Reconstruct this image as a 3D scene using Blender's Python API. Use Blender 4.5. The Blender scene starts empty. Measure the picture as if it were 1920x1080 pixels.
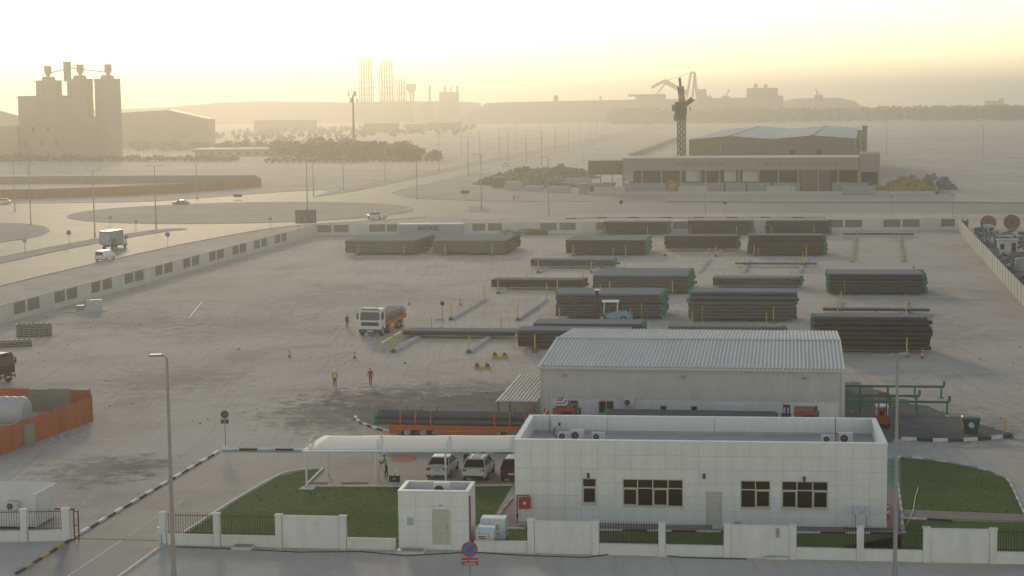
import bpy, bmesh, math, random
from mathutils import Vector, Matrix
random.seed(7)
R = math.radians
scene = bpy.context.scene
COL = scene.collection

# ---------------------------------------------------------------- camera
FPX, CAMH, HORIZON_Y, ROLL = 3300.0, 28.0, 192.0, 0.012
PITCH = math.atan((540 - HORIZON_Y) / FPX)
cam_d = bpy.data.cameras.new('camera'); cam = bpy.data.objects.new('camera', cam_d); COL.objects.link(cam)
cam_d.sensor_width = 36.0; cam_d.lens = 36.0 * FPX / 1920.0
cam_d.clip_start = 1.0; cam_d.clip_end = 30000.0
cam.matrix_world = Matrix.Translation((0, 0, CAMH)) @ Matrix.Rotation(math.pi / 2 - PITCH, 4, 'X') @ Matrix.Rotation(-ROLL, 4, 'Z')
scene.camera = cam

# ---------------------------------------------------------------- sky, sun, exposure
SUN_AZ, SUN_EL = R(-11.0), R(11.5)          # azimuth from +Y, negative = left
world = bpy.data.worlds.new('World'); scene.world = world; world.use_nodes = True
wn = world.node_tree
for n in list(wn.nodes): wn.nodes.remove(n)
wo = wn.nodes.new('ShaderNodeOutputWorld'); wb = wn.nodes.new('ShaderNodeBackground'); sk = wn.nodes.new('ShaderNodeTexSky')
sk.sky_type = 'NISHITA'; sk.sun_disc = False
sk.sun_elevation = SUN_EL; sk.sun_rotation = SUN_AZ
sk.altitude = 0; sk.air_density = 0.75; sk.dust_density = 0.05; sk.ozone_density = 0.0
wb.inputs['Strength'].default_value = 0.15
dt = wn.nodes.new('ShaderNodeMix'); dt.data_type = 'RGBA'; dt.blend_type = 'MULTIPLY'; dt.inputs[0].default_value = 1.0; dt.inputs[7].default_value = (1.0, .895, .81, 1)   # dust-laden air warms the whole sky
wn.links.new(sk.outputs[0], dt.inputs[6]); wn.links.new(dt.outputs[2], wb.inputs['Color']); wn.links.new(wb.outputs[0], wo.inputs['Surface'])
sun_d = bpy.data.lights.new('sun', 'SUN'); sun = bpy.data.objects.new('sun', sun_d); COL.objects.link(sun)
sun_d.energy = 1.0; sun_d.angle = R(6); sun_d.color = (1.0, 0.80, 0.52)
sdir = Vector((math.sin(SUN_AZ) * math.cos(SUN_EL), math.cos(SUN_AZ) * math.cos(SUN_EL), math.sin(SUN_EL)))
sun.rotation_euler = (-sdir).to_track_quat('-Z', 'Y').to_euler()
sun.location = (0, 0, 200)
vs = scene.view_settings
vs.view_transform = 'Standard'; vs.look = 'None'; vs.gamma = 1.0; vs.use_curve_mapping = False
vs.exposure = 0.5
scene.render.engine = 'CYCLES'
cy = scene.cycles
cy.max_bounces = 5; cy.diffuse_bounces = 2; cy.glossy_bounces = 2; cy.transmission_bounces = 2; cy.transparent_max_bounces = 8; cy.volume_bounces = 0
cy.caustics_reflective = False; cy.caustics_refractive = False
cy.use_denoising = True

# ---------------------------------------------------------------- helpers
def ray(px, py):
    x = (px - 960) / FPX; y = (540 - py) / FPX
    c, s = math.cos(ROLL), math.sin(ROLL)
    xr, yr = c * x + s * y, -s * x + c * y
    return Vector((xr, math.cos(PITCH) + yr * math.sin(PITCH), -math.sin(PITCH) + yr * math.cos(PITCH)))
def G(px, py, z=0.0):
    "surveyed place on the ground (or at height z) of a point of the photograph"
    d = ray(px, py); t = (z - CAMH) / d.z
    return Vector((d.x * t, d.y * t, z))
def at_dist(px, py, Y):
    d = ray(px, py); t = Y / d.y
    return Vector((d.x * t, Y, CAMH + d.z * t))
SA = R(-9.0)                                  # the site grid is turned 9 degrees
EX = Vector((math.cos(SA), math.sin(SA), 0)); EY = Vector((-math.sin(SA), math.cos(SA), 0))
def local(o, p, a=SA):
    d = p - o; return Vector((d.x * math.cos(a) + d.y * math.sin(a), -d.x * math.sin(a) + d.y * math.cos(a), d.z))

_m = {}
def mat(name, col, rough=0.7, metal=0.0, var=0.12, scale=3.0, spec=0.4, col2=None, bump=0.0, bscale=40.0, emit=None, stretch=None, alpha=None):
    if name in _m: return _m[name]
    m = bpy.data.materials.new(name); m.use_nodes = True; nt = m.node_tree; b = nt.nodes['Principled BSDF']
    b.inputs['Roughness'].default_value = rough; b.inputs['Metallic'].default_value = metal
    b.inputs['Specular IOR Level'].default_value = spec
    c4 = (*col, 1)
    tc = nt.nodes.new('ShaderNodeTexCoord'); src = tc.outputs['Object']
    if stretch:
        mp = nt.nodes.new('ShaderNodeMapping'); mp.inputs['Scale'].default_value = stretch; nt.links.new(src, mp.inputs[0]); src = mp.outputs[0]
    if var > 0:
        n = nt.nodes.new('ShaderNodeTexNoise'); n.inputs['Scale'].default_value = scale; n.inputs['Detail'].default_value = 5; n.inputs['Roughness'].default_value = 0.65
        nt.links.new(src, n.inputs['Vector'])
        rp = nt.nodes.new('ShaderNodeValToRGB'); rp.color_ramp.elements[0].position = .32; rp.color_ramp.elements[1].position = .68
        lo = tuple(max(0, c * (1 - var)) for c in col) if col2 is None else col2
        hi = tuple(min(1, c * (1 + var)) for c in col) if col2 is None else col
        rp.color_ramp.elements[0].color = (*lo, 1); rp.color_ramp.elements[1].color = (*hi, 1)
        nt.links.new(n.outputs['Fac'], rp.inputs[0])
        oi = nt.nodes.new('ShaderNodeObjectInfo'); hv = nt.nodes.new('ShaderNodeHueSaturation')
        mr = nt.nodes.new('ShaderNodeMapRange'); mr.inputs[3].default_value = 1 - var * .6; mr.inputs[4].default_value = 1 + var * .6
        nt.links.new(oi.outputs['Random'], mr.inputs[0]); nt.links.new(mr.outputs[0], hv.inputs['Value']); nt.links.new(rp.outputs[0], hv.inputs['Color'])
        nt.links.new(hv.outputs[0], b.inputs['Base Color'])
    else: b.inputs['Base Color'].default_value = c4
    if bump > 0:
        n2 = nt.nodes.new('ShaderNodeTexNoise'); n2.inputs['Scale'].default_value = bscale; n2.inputs['Detail'].default_value = 4
        nt.links.new(src, n2.inputs['Vector'])
        bp = nt.nodes.new('ShaderNodeBump'); bp.inputs['Strength'].default_value = bump; bp.inputs['Distance'].default_value = .05
        nt.links.new(n2.outputs['Fac'], bp.inputs['Height']); nt.links.new(bp.outputs[0], b.inputs['Normal'])
    if emit:
        b.inputs['Emission Color'].default_value = (*emit[0], 1); b.inputs['Emission Strength'].default_value = emit[1]
    _m[name] = m; return m

class MB:
    def __init__(s): s.v = []; s.f = []; s.mi = []; s.cur = 0
    def add(s, vs, fs):
        b = len(s.v); s.v += [tuple(p) for p in vs]
        for f in fs: s.f.append(tuple(b + i for i in f)); s.mi.append(s.cur)
        return s
    def m(s, i): s.cur = i; return s
    def box(s, x0, y0, z0, x1, y1, z1):
        return s.add([(x0,y0,z0),(x1,y0,z0),(x1,y1,z0),(x0,y1,z0),(x0,y0,z1),(x1,y0,z1),(x1,y1,z1),(x0,y1,z1)],
                     [(0,3,2,1),(4,5,6,7),(0,1,5,4),(1,2,6,5),(2,3,7,6),(3,0,4,7)])
    def rbox(s, x0, y0, z0, x1, y1, z1, b=.03):
        "box with chamfered vertical edges and top edges"
        def ring(i, z): return [(x0+i+b,y0+i,z),(x1-i-b,y0+i,z),(x1-i,y0+i+b,z),(x1-i,y1-i-b,z),(x1-i-b,y1-i,z),(x0+i+b,y1-i,z),(x0+i,y1-i-b,z),(x0+i,y0+i+b,z)]
        return s.loft([ring(0,z0), ring(0,z1-b), ring(b,z1)], True)
    def prism(s, poly, z0, z1):
        n = len(poly); a = sum(poly[i][0]*poly[(i+1)%n][1]-poly[(i+1)%n][0]*poly[i][1] for i in range(n))
        if a < 0: poly = poly[::-1]
        vs = [(p[0],p[1],z0) for p in poly] + [(p[0],p[1],z1) for p in poly]
        return s.add(vs, [tuple(range(n))[::-1], tuple(range(n,2*n))] + [(i,(i+1)%n,n+(i+1)%n,n+i) for i in range(n)])
    def extr(s, poly, y0, y1):
        "polygon in xz, run along y"
        n = len(poly); a = sum(poly[i][0]*poly[(i+1)%n][1]-poly[(i+1)%n][0]*poly[i][1] for i in range(n))
        if a < 0: poly = poly[::-1]
        vs = [(p[0],y0,p[1]) for p in poly] + [(p[0],y1,p[1]) for p in poly]
        return s.add(vs, [tuple(range(n)), tuple(range(n,2*n))[::-1]] + [(i,n+i,n+(i+1)%n,(i+1)%n) for i in range(n)])
    def extx(s, poly, x0, x1):
        "polygon in yz, run along x"
        n = len(poly); a = sum(poly[i][0]*poly[(i+1)%n][1]-poly[(i+1)%n][0]*poly[i][1] for i in range(n))
        if a < 0: poly = poly[::-1]
        vs = [(x0,p[0],p[1]) for p in poly] + [(x1,p[0],p[1]) for p in poly]
        return s.add(vs, [tuple(range(n))[::-1], tuple(range(n,2*n))] + [(i,(i+1)%n,n+(i+1)%n,n+i) for i in range(n)])
    def loft(s, rings, cap=True, closed=True):
        n = len(rings[0]); vs = [p for r in rings for p in r]; fs = []
        for k in range(len(rings)-1):
            for i in range(n if closed else n-1):
                j = (i+1) % n; fs.append((k*n+i, k*n+j, (k+1)*n+j, (k+1)*n+i))
        if cap: fs += [tuple(range(n))[::-1], tuple(range((len(rings)-1)*n, len(rings)*n))]
        return s.add(vs, fs)
    def tube(s, p, q, r0, r1=None, n=8, cap=True):
        p = Vector(p); q = Vector(q); r1 = r0 if r1 is None else r1
        d = (q - p).normalized(); u = d.orthogonal().normalized(); w = d.cross(u)
        rg = lambda c, r: [tuple(c + (u*math.cos(2*math.pi*i/n) + w*math.sin(2*math.pi*i/n))*r) for i in range(n)]
        return s.loft([rg(p, r0), rg(q, r1)], cap)
    def path(s, pts, r, n=6):
        for a, b in zip(pts, pts[1:]): s.tube(a, b, r, r, n)
        return s
    def lathe(s, prof, c=(0,0), n=16):
        return s.loft([[(c[0]+r*math.cos(2*math.pi*i/n), c[1]+r*math.sin(2*math.pi*i/n), z) for i in range(n)] for r, z in prof], True)
    def bar(s, p, q, w, h):
        "rectangular bar between two points, w across and h high"
        p = Vector(p); q = Vector(q); d = (q-p).normalized(); up = Vector((0,0,1)) if abs(d.z) < .95 else Vector((0,1,0))
        u = d.cross(up).normalized(); t = u.cross(d)
        rg = lambda c: [tuple(c+u*a*w/2+t*b*h/2) for a, b in ((-1,-1),(1,-1),(1,1),(-1,1))]
        return s.loft([rg(p), rg(q)], True)
    def mesh(s, name, mats, smooth=False):
        me = bpy.data.meshes.new(name); me.from_pydata(s.v, [], s.f)
        for m_ in (mats if isinstance(mats, (list, tuple)) else [mats]): me.materials.append(m_)
        me.polygons.foreach_set('material_index', s.mi)
        bm = bmesh.new(); bm.from_mesh(me); bmesh.ops.recalc_face_normals(bm, faces=bm.faces); bm.to_mesh(me); bm.free()
        if smooth:
            me.polygons.foreach_set('use_smooth', [True]*len(me.polygons))
            me.set_sharp_from_angle(angle=R(38))
        me.update(); return me
    def build(s, name, mats, parent=None, smooth=False, loc=None, rz=None):
        return link(name, s.mesh(name, mats, smooth), parent, loc, rz)
def link(name, me, parent=None, loc=None, rz=None):
    o = bpy.data.objects.new(name, me); COL.objects.link(o); o.parent = parent
    if loc is not None: o.location = loc
    if rz is not None: o.rotation_euler = (0, 0, rz)
    return o
def tag(o, label=None, cat=None, group=None, kind=None):
    if label: o['label'] = label
    if cat: o['category'] = cat
    if group: o['group'] = group
    if kind: o['kind'] = kind
    return o
def thing(name, label, cat, loc, rz=SA, group=None):
    o = bpy.data.objects.new(name, None); COL.objects.link(o); o.location = loc; o.rotation_euler = (0, 0, rz); o.empty_display_size = .3
    return tag(o, label, cat, group)
def struct(name, mb, m, kind='structure', **k): return tag(mb.build(name, m, **k), kind=kind)
def copy_tree(o, parent=None):
    c = o.copy(); COL.objects.link(c); c.parent = parent
    for ch in list(o.children): copy_tree(ch, c)
    return c
def dup(o, loc, rz=None, label=None, group=None):
    c = copy_tree(o); c.location = loc
    if rz is not None: c.rotation_euler = (0, 0, rz)
    if label: c['label'] = label
    if group: c['group'] = group
    return c
def sheet(name, pts, z, m, kind='structure', parent=None):
    mb = MB(); mb.add([(p[0], p[1], z) for p in pts], [tuple(range(len(pts)))])
    o = mb.build(name, m, parent)
    bm = bmesh.new(); bm.from_mesh(o.data); bmesh.ops.triangulate(bm, faces=bm.faces)
    for f in bm.faces:
        if f.normal.z < 0: f.normal_flip()
    bm.to_mesh(o.data); bm.free()
    return tag(o, kind=kind) if kind else o
def curve_pts(ctrl, n=8):
    "Catmull-Rom through ground points"
    out = []
    P = [Vector(p) for p in ctrl]; P = [P[0]*2-P[1]] + P + [P[-1]*2-P[-2]]
    for i in range(1, len(P)-2):
        for k in range(n):
            t = k/n; a, b, c, d = P[i-1], P[i], P[i+1], P[i+2]
            out.append(.5*((2*b)+(c-a)*t+(2*a-5*b+4*c-d)*t*t+(3*b-a-3*c+d)*t*t*t))
    out.append(P[-2]); return out
def resample(pts, step):
    out = [pts[0].copy()]; acc = 0
    for a, b in zip(pts, pts[1:]):
        L = (b-a).length; t = step - acc
        while t <= L: out.append(a.lerp(b, t/L)); t += step
        acc = (acc + L) % step
    return out
# ---------------------------------------------------------------- surface materials of the setting
def ground_material(name, base, light, dark, patch, rough=.95, big=.012, track=True, spec=.08, stains=()):
    m = bpy.data.materials.new(name); m.use_nodes = True; nt = m.node_tree; b = nt.nodes['Principled BSDF']; N = nt.nodes.new; L = nt.links.new
    b.inputs['Roughness'].default_value = rough; b.inputs['Specular IOR Level'].default_value = spec
    tc = N('ShaderNodeTexCoord'); co = tc.outputs['Object']
    def noise(scale, det=6, rg=.6, src=co, dist=0.0):
        n = N('ShaderNodeTexNoise'); n.inputs['Scale'].default_value = scale; n.inputs['Detail'].default_value = det; n.inputs['Roughness'].default_value = rg
        n.inputs['Distortion'].default_value = dist; L(src, n.inputs['Vector']); return n.outputs['Fac']
    def ramp(f, lo, hi, c0=(0,0,0), c1=(1,1,1)):
        r = N('ShaderNodeValToRGB'); r.color_ramp.elements[0].position = lo; r.color_ramp.elements[1].position = hi
        r.color_ramp.elements[0].color = (*c0,1); r.color_ramp.elements[1].color = (*c1,1); L(f, r.inputs[0]); return r.outputs[0]
    def mix(f, a, c, k=None):
        x = N('ShaderNodeMix'); x.data_type = 'RGBA'
        if k is not None:
            mm = N('ShaderNodeMath'); mm.operation = 'MULTIPLY'; L(f, mm.inputs[0]); mm.inputs[1].default_value = k; f = mm.outputs[0]
        L(f, x.inputs[0])
        for i, v in ((6, a), (7, c)):
            if isinstance(v, tuple): x.inputs[i].default_value = (*v, 1)
            else: L(v, x.inputs[i])
        return x.outputs[2]
    c = ramp(noise(big), .35, .65, base, light)
    c = mix(ramp(noise(.09, 7, .62), .48, .70), c, dark, .75)
    c = mix(ramp(noise(.45, 6, .7), .45, .72), c, light, .5)
    c = mix(ramp(noise(.05, 9, .72, co, .6), .54, .64), c, patch, .6)
    c = mix(ramp(noise(.028, 9, .7, co, .4), .52, .62), c, light, .6)
    if track:                                # wheel tracks: noise drawn out along two headings
        for rot, sc, k in ((R(70), (2.2, .035, 1), .42), (R(15), (1.8, .03, 1), .36), (R(-30), (1.6, .04, 1), .32)):
            mp = N('ShaderNodeMapping'); mp.inputs['Rotation'].default_value = (0, 0, rot); mp.inputs['Scale'].default_value = sc
            w = N('ShaderNodeTexNoise'); w.inputs['Scale'].default_value = .04; L(co, w.inputs['Vector'])
            va = N('ShaderNodeVectorMath'); va.operation = 'MULTIPLY_ADD'; L(w.outputs['Color'], va.inputs[0]); va.inputs[1].default_value = (2.5, 2.5, 0); L(co, va.inputs[2])
            L(va.outputs[0], mp.inputs[0])
            f = noise(1.0, 5, .6, mp.outputs[0])
            c = mix(ramp(f, .55, .68), c, dark, k); c = mix(ramp(f, .30, .42, (1,1,1), (0,0,0)), c, light, k)
    if track:                                # curved tyre scrubs, broken up by noise
        for (cx, cy_), fr, k in (((-34,150), 1.1, .8), ((52,205), 1.0, .7), ((-26,196), .8, .6), ((70,160), .9, .7)):
            mp = N('ShaderNodeMapping'); mp.inputs['Location'].default_value = (-cx, -cy_, 0); L(co, mp.inputs[0])
            wv = N('ShaderNodeTexWave'); wv.wave_type = 'RINGS'; wv.rings_direction = 'Z'; wv.inputs['Scale'].default_value = fr*.32; wv.inputs['Distortion'].default_value = 5; wv.inputs['Detail'].default_value = 2; wv.inputs['Detail Scale'].default_value = .25
            L(mp.outputs[0], wv.inputs['Vector'])
            ln = N('ShaderNodeVectorMath'); ln.operation = 'LENGTH'; L(mp.outputs[0], ln.inputs[0])
            fall = N('ShaderNodeMapRange'); fall.inputs[1].default_value = 5; fall.inputs[2].default_value = 38; fall.inputs[3].default_value = 1; fall.inputs[4].default_value = 0; L(ln.outputs['Value'], fall.inputs[0])
            mu = N('ShaderNodeMath'); mu.operation = 'MULTIPLY'; L(ramp(wv.outputs['Fac'], .72, .95), mu.inputs[0]); L(fall.outputs[0], mu.inputs[1])
            mu2 = N('ShaderNodeMath'); mu2.operation = 'MULTIPLY'; L(mu.outputs[0], mu2.inputs[0]); L(ramp(noise(.12, 5, .7), .42, .62), mu2.inputs[1])
            c = mix(mu2.outputs[0], c, light, k)
    for (cx, cy_, rx, ry, k) in stains:
        mp = N('ShaderNodeMapping'); mp.inputs['Location'].default_value = (-cx/rx, -cy_/ry, 0); mp.inputs['Scale'].default_value = (1/rx, 1/ry, 1); L(co, mp.inputs[0])
        ln = N('ShaderNodeVectorMath'); ln.operation = 'LENGTH'; L(mp.outputs[0], ln.inputs[0])
        ad = N('ShaderNodeMath'); ad.operation = 'MULTIPLY_ADD'; L(noise(.55, 7, .72), ad.inputs[0]); ad.inputs[1].default_value = 2.6; L(ln.outputs['Value'], ad.inputs[2])
        sc_ = N('ShaderNodeMath'); sc_.operation = 'MULTIPLY'; L(ad.outputs[0], sc_.inputs[0]); sc_.inputs[1].default_value = .3
        c = mix(ramp(sc_.outputs[0], .46, .62, (1,1,1), (0,0,0)), c, (.085,.08,.075), k)
    c = mix(ramp(noise(6.0, 4, .7), .35, .75), c, dark, .22)
    c = mix(ramp(noise(1.6, 6, .75), .5, .8), c, dark, .3)
    L(c, b.inputs['Base Color'])
    bp = N('ShaderNodeBump'); bp.inputs['Strength'].default_value = .35; bp.inputs['Distance'].default_value = .12
    L(noise(1.2, 8, .7), bp.inputs['Height']); L(bp.outputs[0], b.inputs['Normal'])
    _m[name] = m; return m
_st = [(G(190,880), 7, 9, .55), (G(270,875), 4, 7, .5), (G(640,776), 11, 14, .7), (G(720,748), 13, 12, .65), (G(860,735), 14, 10, .5), (G(330,712), 12, 14, .35), (G(480,610), 20, 22, .3), (G(240,600), 18, 20, .3), (G(700,560), 24, 20, .25), (G(1700,610), 14, 26, .35), (G(1780,800), 10, 14, .5)]
SAND = ground_material('sand', (.60,.485,.37), (.78,.65,.51), (.46,.37,.28), (.37,.30,.235), stains=[(g.x, g.y, rx, ry, k) for g, rx, ry, k in _st])
SAND2 = ground_material('island_sand', (.47,.395,.31), (.56,.475,.38), (.39,.325,.26), (.34,.285,.23), track=False)
ASPH = ground_material('dusty_asphalt', (.34,.28,.205), (.40,.335,.25), (.29,.24,.18), (.26,.21,.16), rough=.7, track=False, spec=.2)
DRIVE = ground_material('drive_asphalt', (.38,.325,.265), (.48,.415,.34), (.30,.26,.215), (.26,.225,.19), rough=.75, track=False, spec=.07)
GRAVEL = ground_material('dark_gravel', (.14,.133,.122), (.25,.23,.20), (.085,.08,.075), (.07,.067,.063), track=False, big=.1)
GRASS = ground_material('lawn', (.125,.165,.045), (.16,.20,.065), (.09,.125,.034), (.16,.16,.07), track=False, big=.3, spec=.02)
PAVE = mat('red_paver', (.30,.20,.175), .8, var=.15, scale=2)
CONC = mat('concrete', (.62,.57,.49), .85, var=.12, scale=1.5, bump=.2)
KWHITE = mat('kerb_white', (.66,.64,.58), .7, var=.18, scale=2)
KBLACK = mat('kerb_black', (.04,.04,.04), .7, var=.3, scale=2)
KYEL = mat('kerb_yellow', (.62,.36,.04), .7, var=.15)
KSTONE = mat('kerb_stone', (.42,.39,.33), .8, var=.12)
WATER = mat('sea_water', (.10,.13,.14), .12, var=0, spec=.5)

# ---------------------------------------------------------------- ground, sea, roads
def px(poly, z=0.0): return [G(*p, z) for p in poly]
struct('ground', MB().add([(-14000,-200,0),(14000,-200,0),(14000,20000,0),(-14000,20000,0)], [(0,1,2,3)]), SAND)
struct('sea', MB().add([(1150,5400,.3),(2600,5000,.3),(13900,4300,.3),(13900,19900,.3),(2200,19900,.3)], [(0,1,2,3,4)]), WATER)
RC = Vector((-71, 465, 0)); RI, RO = 45.0, 60.0
asphalt = px([(-90,560),(0,537),(167,497),(350,457),(500,430),(600,420),(700,415),(800,407),(920,401),(1300,400),(2000,401),(2000,381),(1250,378.5),(1007,378),(873,376),(780,372),(745,366),(735,361)])
c0 = RC + EY*50
asphalt += [c0 + EY*1500 + EX*17, c0 + EY*1500 - EX*17] + px([(640,362),(600,356),(530,360),(370,372),(250,379),(0,382),(-120,384)])
sheet('road', asphalt, .006, ASPH)

def kerb_strip(name, pts, m, w=.3, h=.14, closed=False):
    "continuous kerb along ground points, mitred"
    n = len(pts); rings = []
    for i, p in enumerate(pts):
        a = pts[i-1] if (i or closed) else pts[0]; b = pts[(i+1) % n] if (i < n-1 or closed) else pts[-1]
        d = (b-a).normalized(); s = Vector((-d.y, d.x, 0))*w/2
        rings.append([tuple(p+s+Vector((0,0,-.02))), tuple(p-s+Vector((0,0,-.02))), tuple(p-s*.8+Vector((0,0,h))), tuple(p+s*.8+Vector((0,0,h)))])
    if closed: rings.append(rings[0])
    return tag(MB().loft(rings, not closed).build(name, m), kind='structure')
def kerb_blocks(name, pts, mats, step=1.5, w=.28, h=.15):
    "kerb of separate painted stones"
    root = tag(thing(name, None, None, (0,0,0), 0), kind='structure')
    q = resample(pts, step)
    for i, (a, b) in enumerate(zip(q, q[1:])):
        d = (b-a); L = d.length; ang = math.atan2(d.y, d.x); m = mats[i % len(mats)]
        key = (m.name, round(L, 2), w, h)
        me = kerb_blocks.c.get(key)
        if me is None: me = kerb_blocks.c[key] = MB().rbox(.012, -w/2, -.05, L-.012, w/2, h, .03).mesh('kerb_stone', m)
        link('kerb_stone', me, root, a, ang)
    return root
kerb_blocks.c = {}
def island(name, poly, z=.11, m=None, step=None):
    kerb_strip(name + '_kerb', poly, KSTONE, .35, .16, True)
    return sheet(name, poly, z, m or SAND2)
island('roundabout_island', [RC + Vector((math.cos(t)*RI, math.sin(t)*RI, 0)) for t in [i*2*math.pi/72 for i in range(72)]])
island('traffic_island', curve_pts(px([(-60,472),(0,455),(60,446),(92,434),(80,425),(40,420),(-30,419)]), 4))
island('median_strip', curve_pts(px([(-80,515),(0,494),(177,457),(300,436),(350,430),(300,431),(177,449),(0,483),(-80,504)]), 4))
island('road_verge', curve_pts(px([(735,361.5),(748,366),(780,372),(873,376),(1007,378)]), 4)[:1] + curve_pts(px([(735,361.5),(748,366),(780,372),(873,376),(1007,378),(1250,378)]), 4) + px([(1250,372),(1020,340)]) + [c0 + EY*200 + EX*18, c0 + EY*60 + EX*18], .1)
ms = c0 + EY*24
island('central_reservation', [ms, ms + EY*30 + EX*4, ms + EY*1450 + EX*4, ms + EY*1450 - EX*4, ms + EY*30 - EX*4])
t_ = curve_pts(px([(880,396),(905,397.5),(917,392),(905,387.5),(880,388)]), 4)
island('splitter_island', t_)
kerb_strip('road_kerb', curve_pts(px([(-90,560),(0,537),(167,497),(350,457),(500,430),(600,420),(700,415),(800,407)]), 4), KSTONE)
kerb_strip('road_kerb', curve_pts(px([(-120,384),(0,382),(250,379),(370,372),(530,360),(600,356),(640,350)]), 4), KSTONE)
kerb_strip('road_kerb', px([(1250,378.5),(1500,380),(2000,381)]), mat('shaded_kerb', (.10,.09,.08), .8), .5, .2)  # kerb coloured dark, its shadow line painted in
# the site's own paving
def ragged(pts, step=.8, amp=.9):
    q = resample(pts + [pts[0]], step); rr = random.Random(4)
    return [p + Vector((rr.uniform(-amp,amp)*.6, rr.uniform(-amp,amp), 0)) for p in q[:-1]]
drive = px([(18,1084),(150,1003),(280,925),(415,844),(430,841),(700,845),(965,850),(965,909),(760,911),(574,912),(607,879),(560,882),(520,892),(440,938),(333,1006),(300,1024),(222,1084)])
sheet('driveway', drive, .008, DRIVE)
sheet('gravel_yard', ragged(px([(668,784),(640,775),(720,757),(850,742),(1010,722),(1600,716),(1690,748),(1800,785),(1908,815),(1850,826),(1690,825),(1640,835),(1000,835),(735,811),(690,798)])), .005, GRAVEL)
sheet('concrete_apron', px([(1640,835),(1690,826),(1700,856),(1690,858),(1660,880),(1640,880)]), .009, mat('apron_concrete', (.36,.34,.31), .7, var=.15, scale=.6))
sheet('street', px([(-40,1090),(-40,1024),(140,1014),(300,1026),(600,1034),(1100,1044),(1960,1068),(1960,1110)]), .004, ground_material('street_dust', (.66,.55,.435), (.76,.645,.52), (.55,.455,.36), (.48,.40,.32)))
lawn1 = px([(336,1010),(445,939),(524,894),(562,884.5),(600,881),(572,914),(762,914),(960,912),(948,932),(905,1002),(900,1024),(740,1030),(520,1020)])
lawn2 = px([(1688,858),(1740,863),(1800,872),(1850,884),(1885,898),(1896,912),(1920,964),(1690,955)])
lawn3 = px([(1693,972),(1800,977),(1960,981),(1960,1058),(1500,1046),(1700,1000)])
lawn4 = px([(925,1024),(940,992),(1000,992),(1690,1002),(1690,1046),(1100,1034)])
def lawn(poly, lab):
    o = sheet('lawn', poly, .03, GRASS, None); return tag(o, kind='structure')
for i, l in enumerate((lawn1, lawn2, lawn3, lawn4)): lawn(l, i)
sheet('paved_path', px([(955,935),(968,935),(968,984),(1655,988),(1657,880),(1690,860),(1692,1000),(1500,1000),(935,990),(905,1002),(895,1030),(880,1030),(893,1000)]), .015, PAVE)
sheet('paved_path', px([(1692,957),(1925,966),(1925,978),(1692,972)]), .034, PAVE)
sheet('green_mat', px([(1658,862),(1682,858),(1688,915),(1657,918)]), .02, mat('green_paint', (.16,.30,.17), .8, var=.25, scale=1.2))
# kerbs of the site
bw = [KWHITE, KBLACK]
kerb_blocks('driveway_kerb', px([(150,1001),(415,844)]), bw, 1.45)
kerb_blocks('driveway_kerb', px([(415,844),(700,845.5),(965,850)]), [KWHITE, KBLACK], 1.5, .25, .18)
kerb_blocks('driveway_kerb', px([(148,1004),(18,1084)]), [KYEL, KBLACK], 1.2, .22, .12)
kerb_strip('lawn_kerb', curve_pts(px([(222,1084),(300,1028),(333,1008),(440,939),(522,893),(560,883),(606,879)]), 5), KWHITE, .18, .14)
kerb_strip('lawn_kerb', px([(606,879),(573,912.5),(700,912.5),(960,911)]), KWHITE, .18, .14)
kerb_blocks('gravel_kerb', curve_pts(px([(666,782),(672,791),(690,799),(712,806),(735,811)]), 5), bw, .95, .25, .16)
kerb_blocks('gravel_kerb', curve_pts(px([(1690,825),(1760,828),(1830,826),(1880,821),(1909,814)]), 5), bw, 1.25, .3, .26)
kerb_blocks('lawn_kerb', curve_pts(px([(1692,1000),(1690,955),(1680,880),(1686,857),(1740,862),(1800,871),(1850,883),(1885,897),(1897,912),(1922,966)]), 5), [KWHITE, KSTONE], 1.0, .16, .12)
kerb_blocks('path_kerb', px([(940,992),(1300,998),(1690,1002)]), [KWHITE, KBLACK], 1.6, .16, .12)
kerb_blocks('path_kerb', px([(1692,973),(1810,979)]), bw, 1.6, .18, .14)
kerb_blocks('path_kerb', px([(905,1006),(940,960),(960,935)]), [KWHITE, KSTONE], 1.0, .16, .12)
# painted marks
mk = mat('road_paint', (.75,.72,.63), .9, var=.25, scale=1.5, spec=.1)
def stripe(name, a, b, w=.13, z=.013, m=None):
    d = (b-a).normalized(); s = Vector((-d.y, d.x, 0))*w/2
    return sheet(name, [a+s, b+s, b-s, a-s], z, m or mk)
for a, b in (((128,1080),(228,1013)),((240,1005),(300,965)),((322,952),(345,937)),((366,921),(388,907))): stripe('lane_marking', G(*a), G(*b))
for x0, x1 in ((648,682),(722,745),(795,812),(880,892)): stripe('bay_marking', G(x0, 905), G(x1, 880))
stripe('bay_marking', G(690,858), G(740,860)); stripe('bay_marking', G(905,930-24), G(930,884))
for x in (590, 665, 880, 940):
    q = G(x, 907); e = EX*2.1
    o = tag(thing('wheel_stop', {590:'orange wheel stop in leftmost parking bay by the carport post', 665:'orange wheel stop behind the surveyor tripod', 880:'orange wheel stop behind the white cars', 940:'orange wheel stop behind the red car'}[x], 'wheel stop', q, R(-2)))
    MB().extx([(-.09,.0),(.09,0),(.05,.11),(-.05,.11)], -1.0, 1.0).build('stop_block', mat('stop_orange', (.42,.22,.06), .8), o)
cc = G(757, 860)
sheet('painted_badge', [cc + Vector((1.05*math.cos(t), 1.5*math.sin(t), 0)) for t in [i*math.pi/10 for i in range(20)]], .016, mat('badge_orange', (.45,.13,.06), .8, var=.2))
for x, y in ((640,872),(855,870),(700,885)):
    pass
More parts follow.
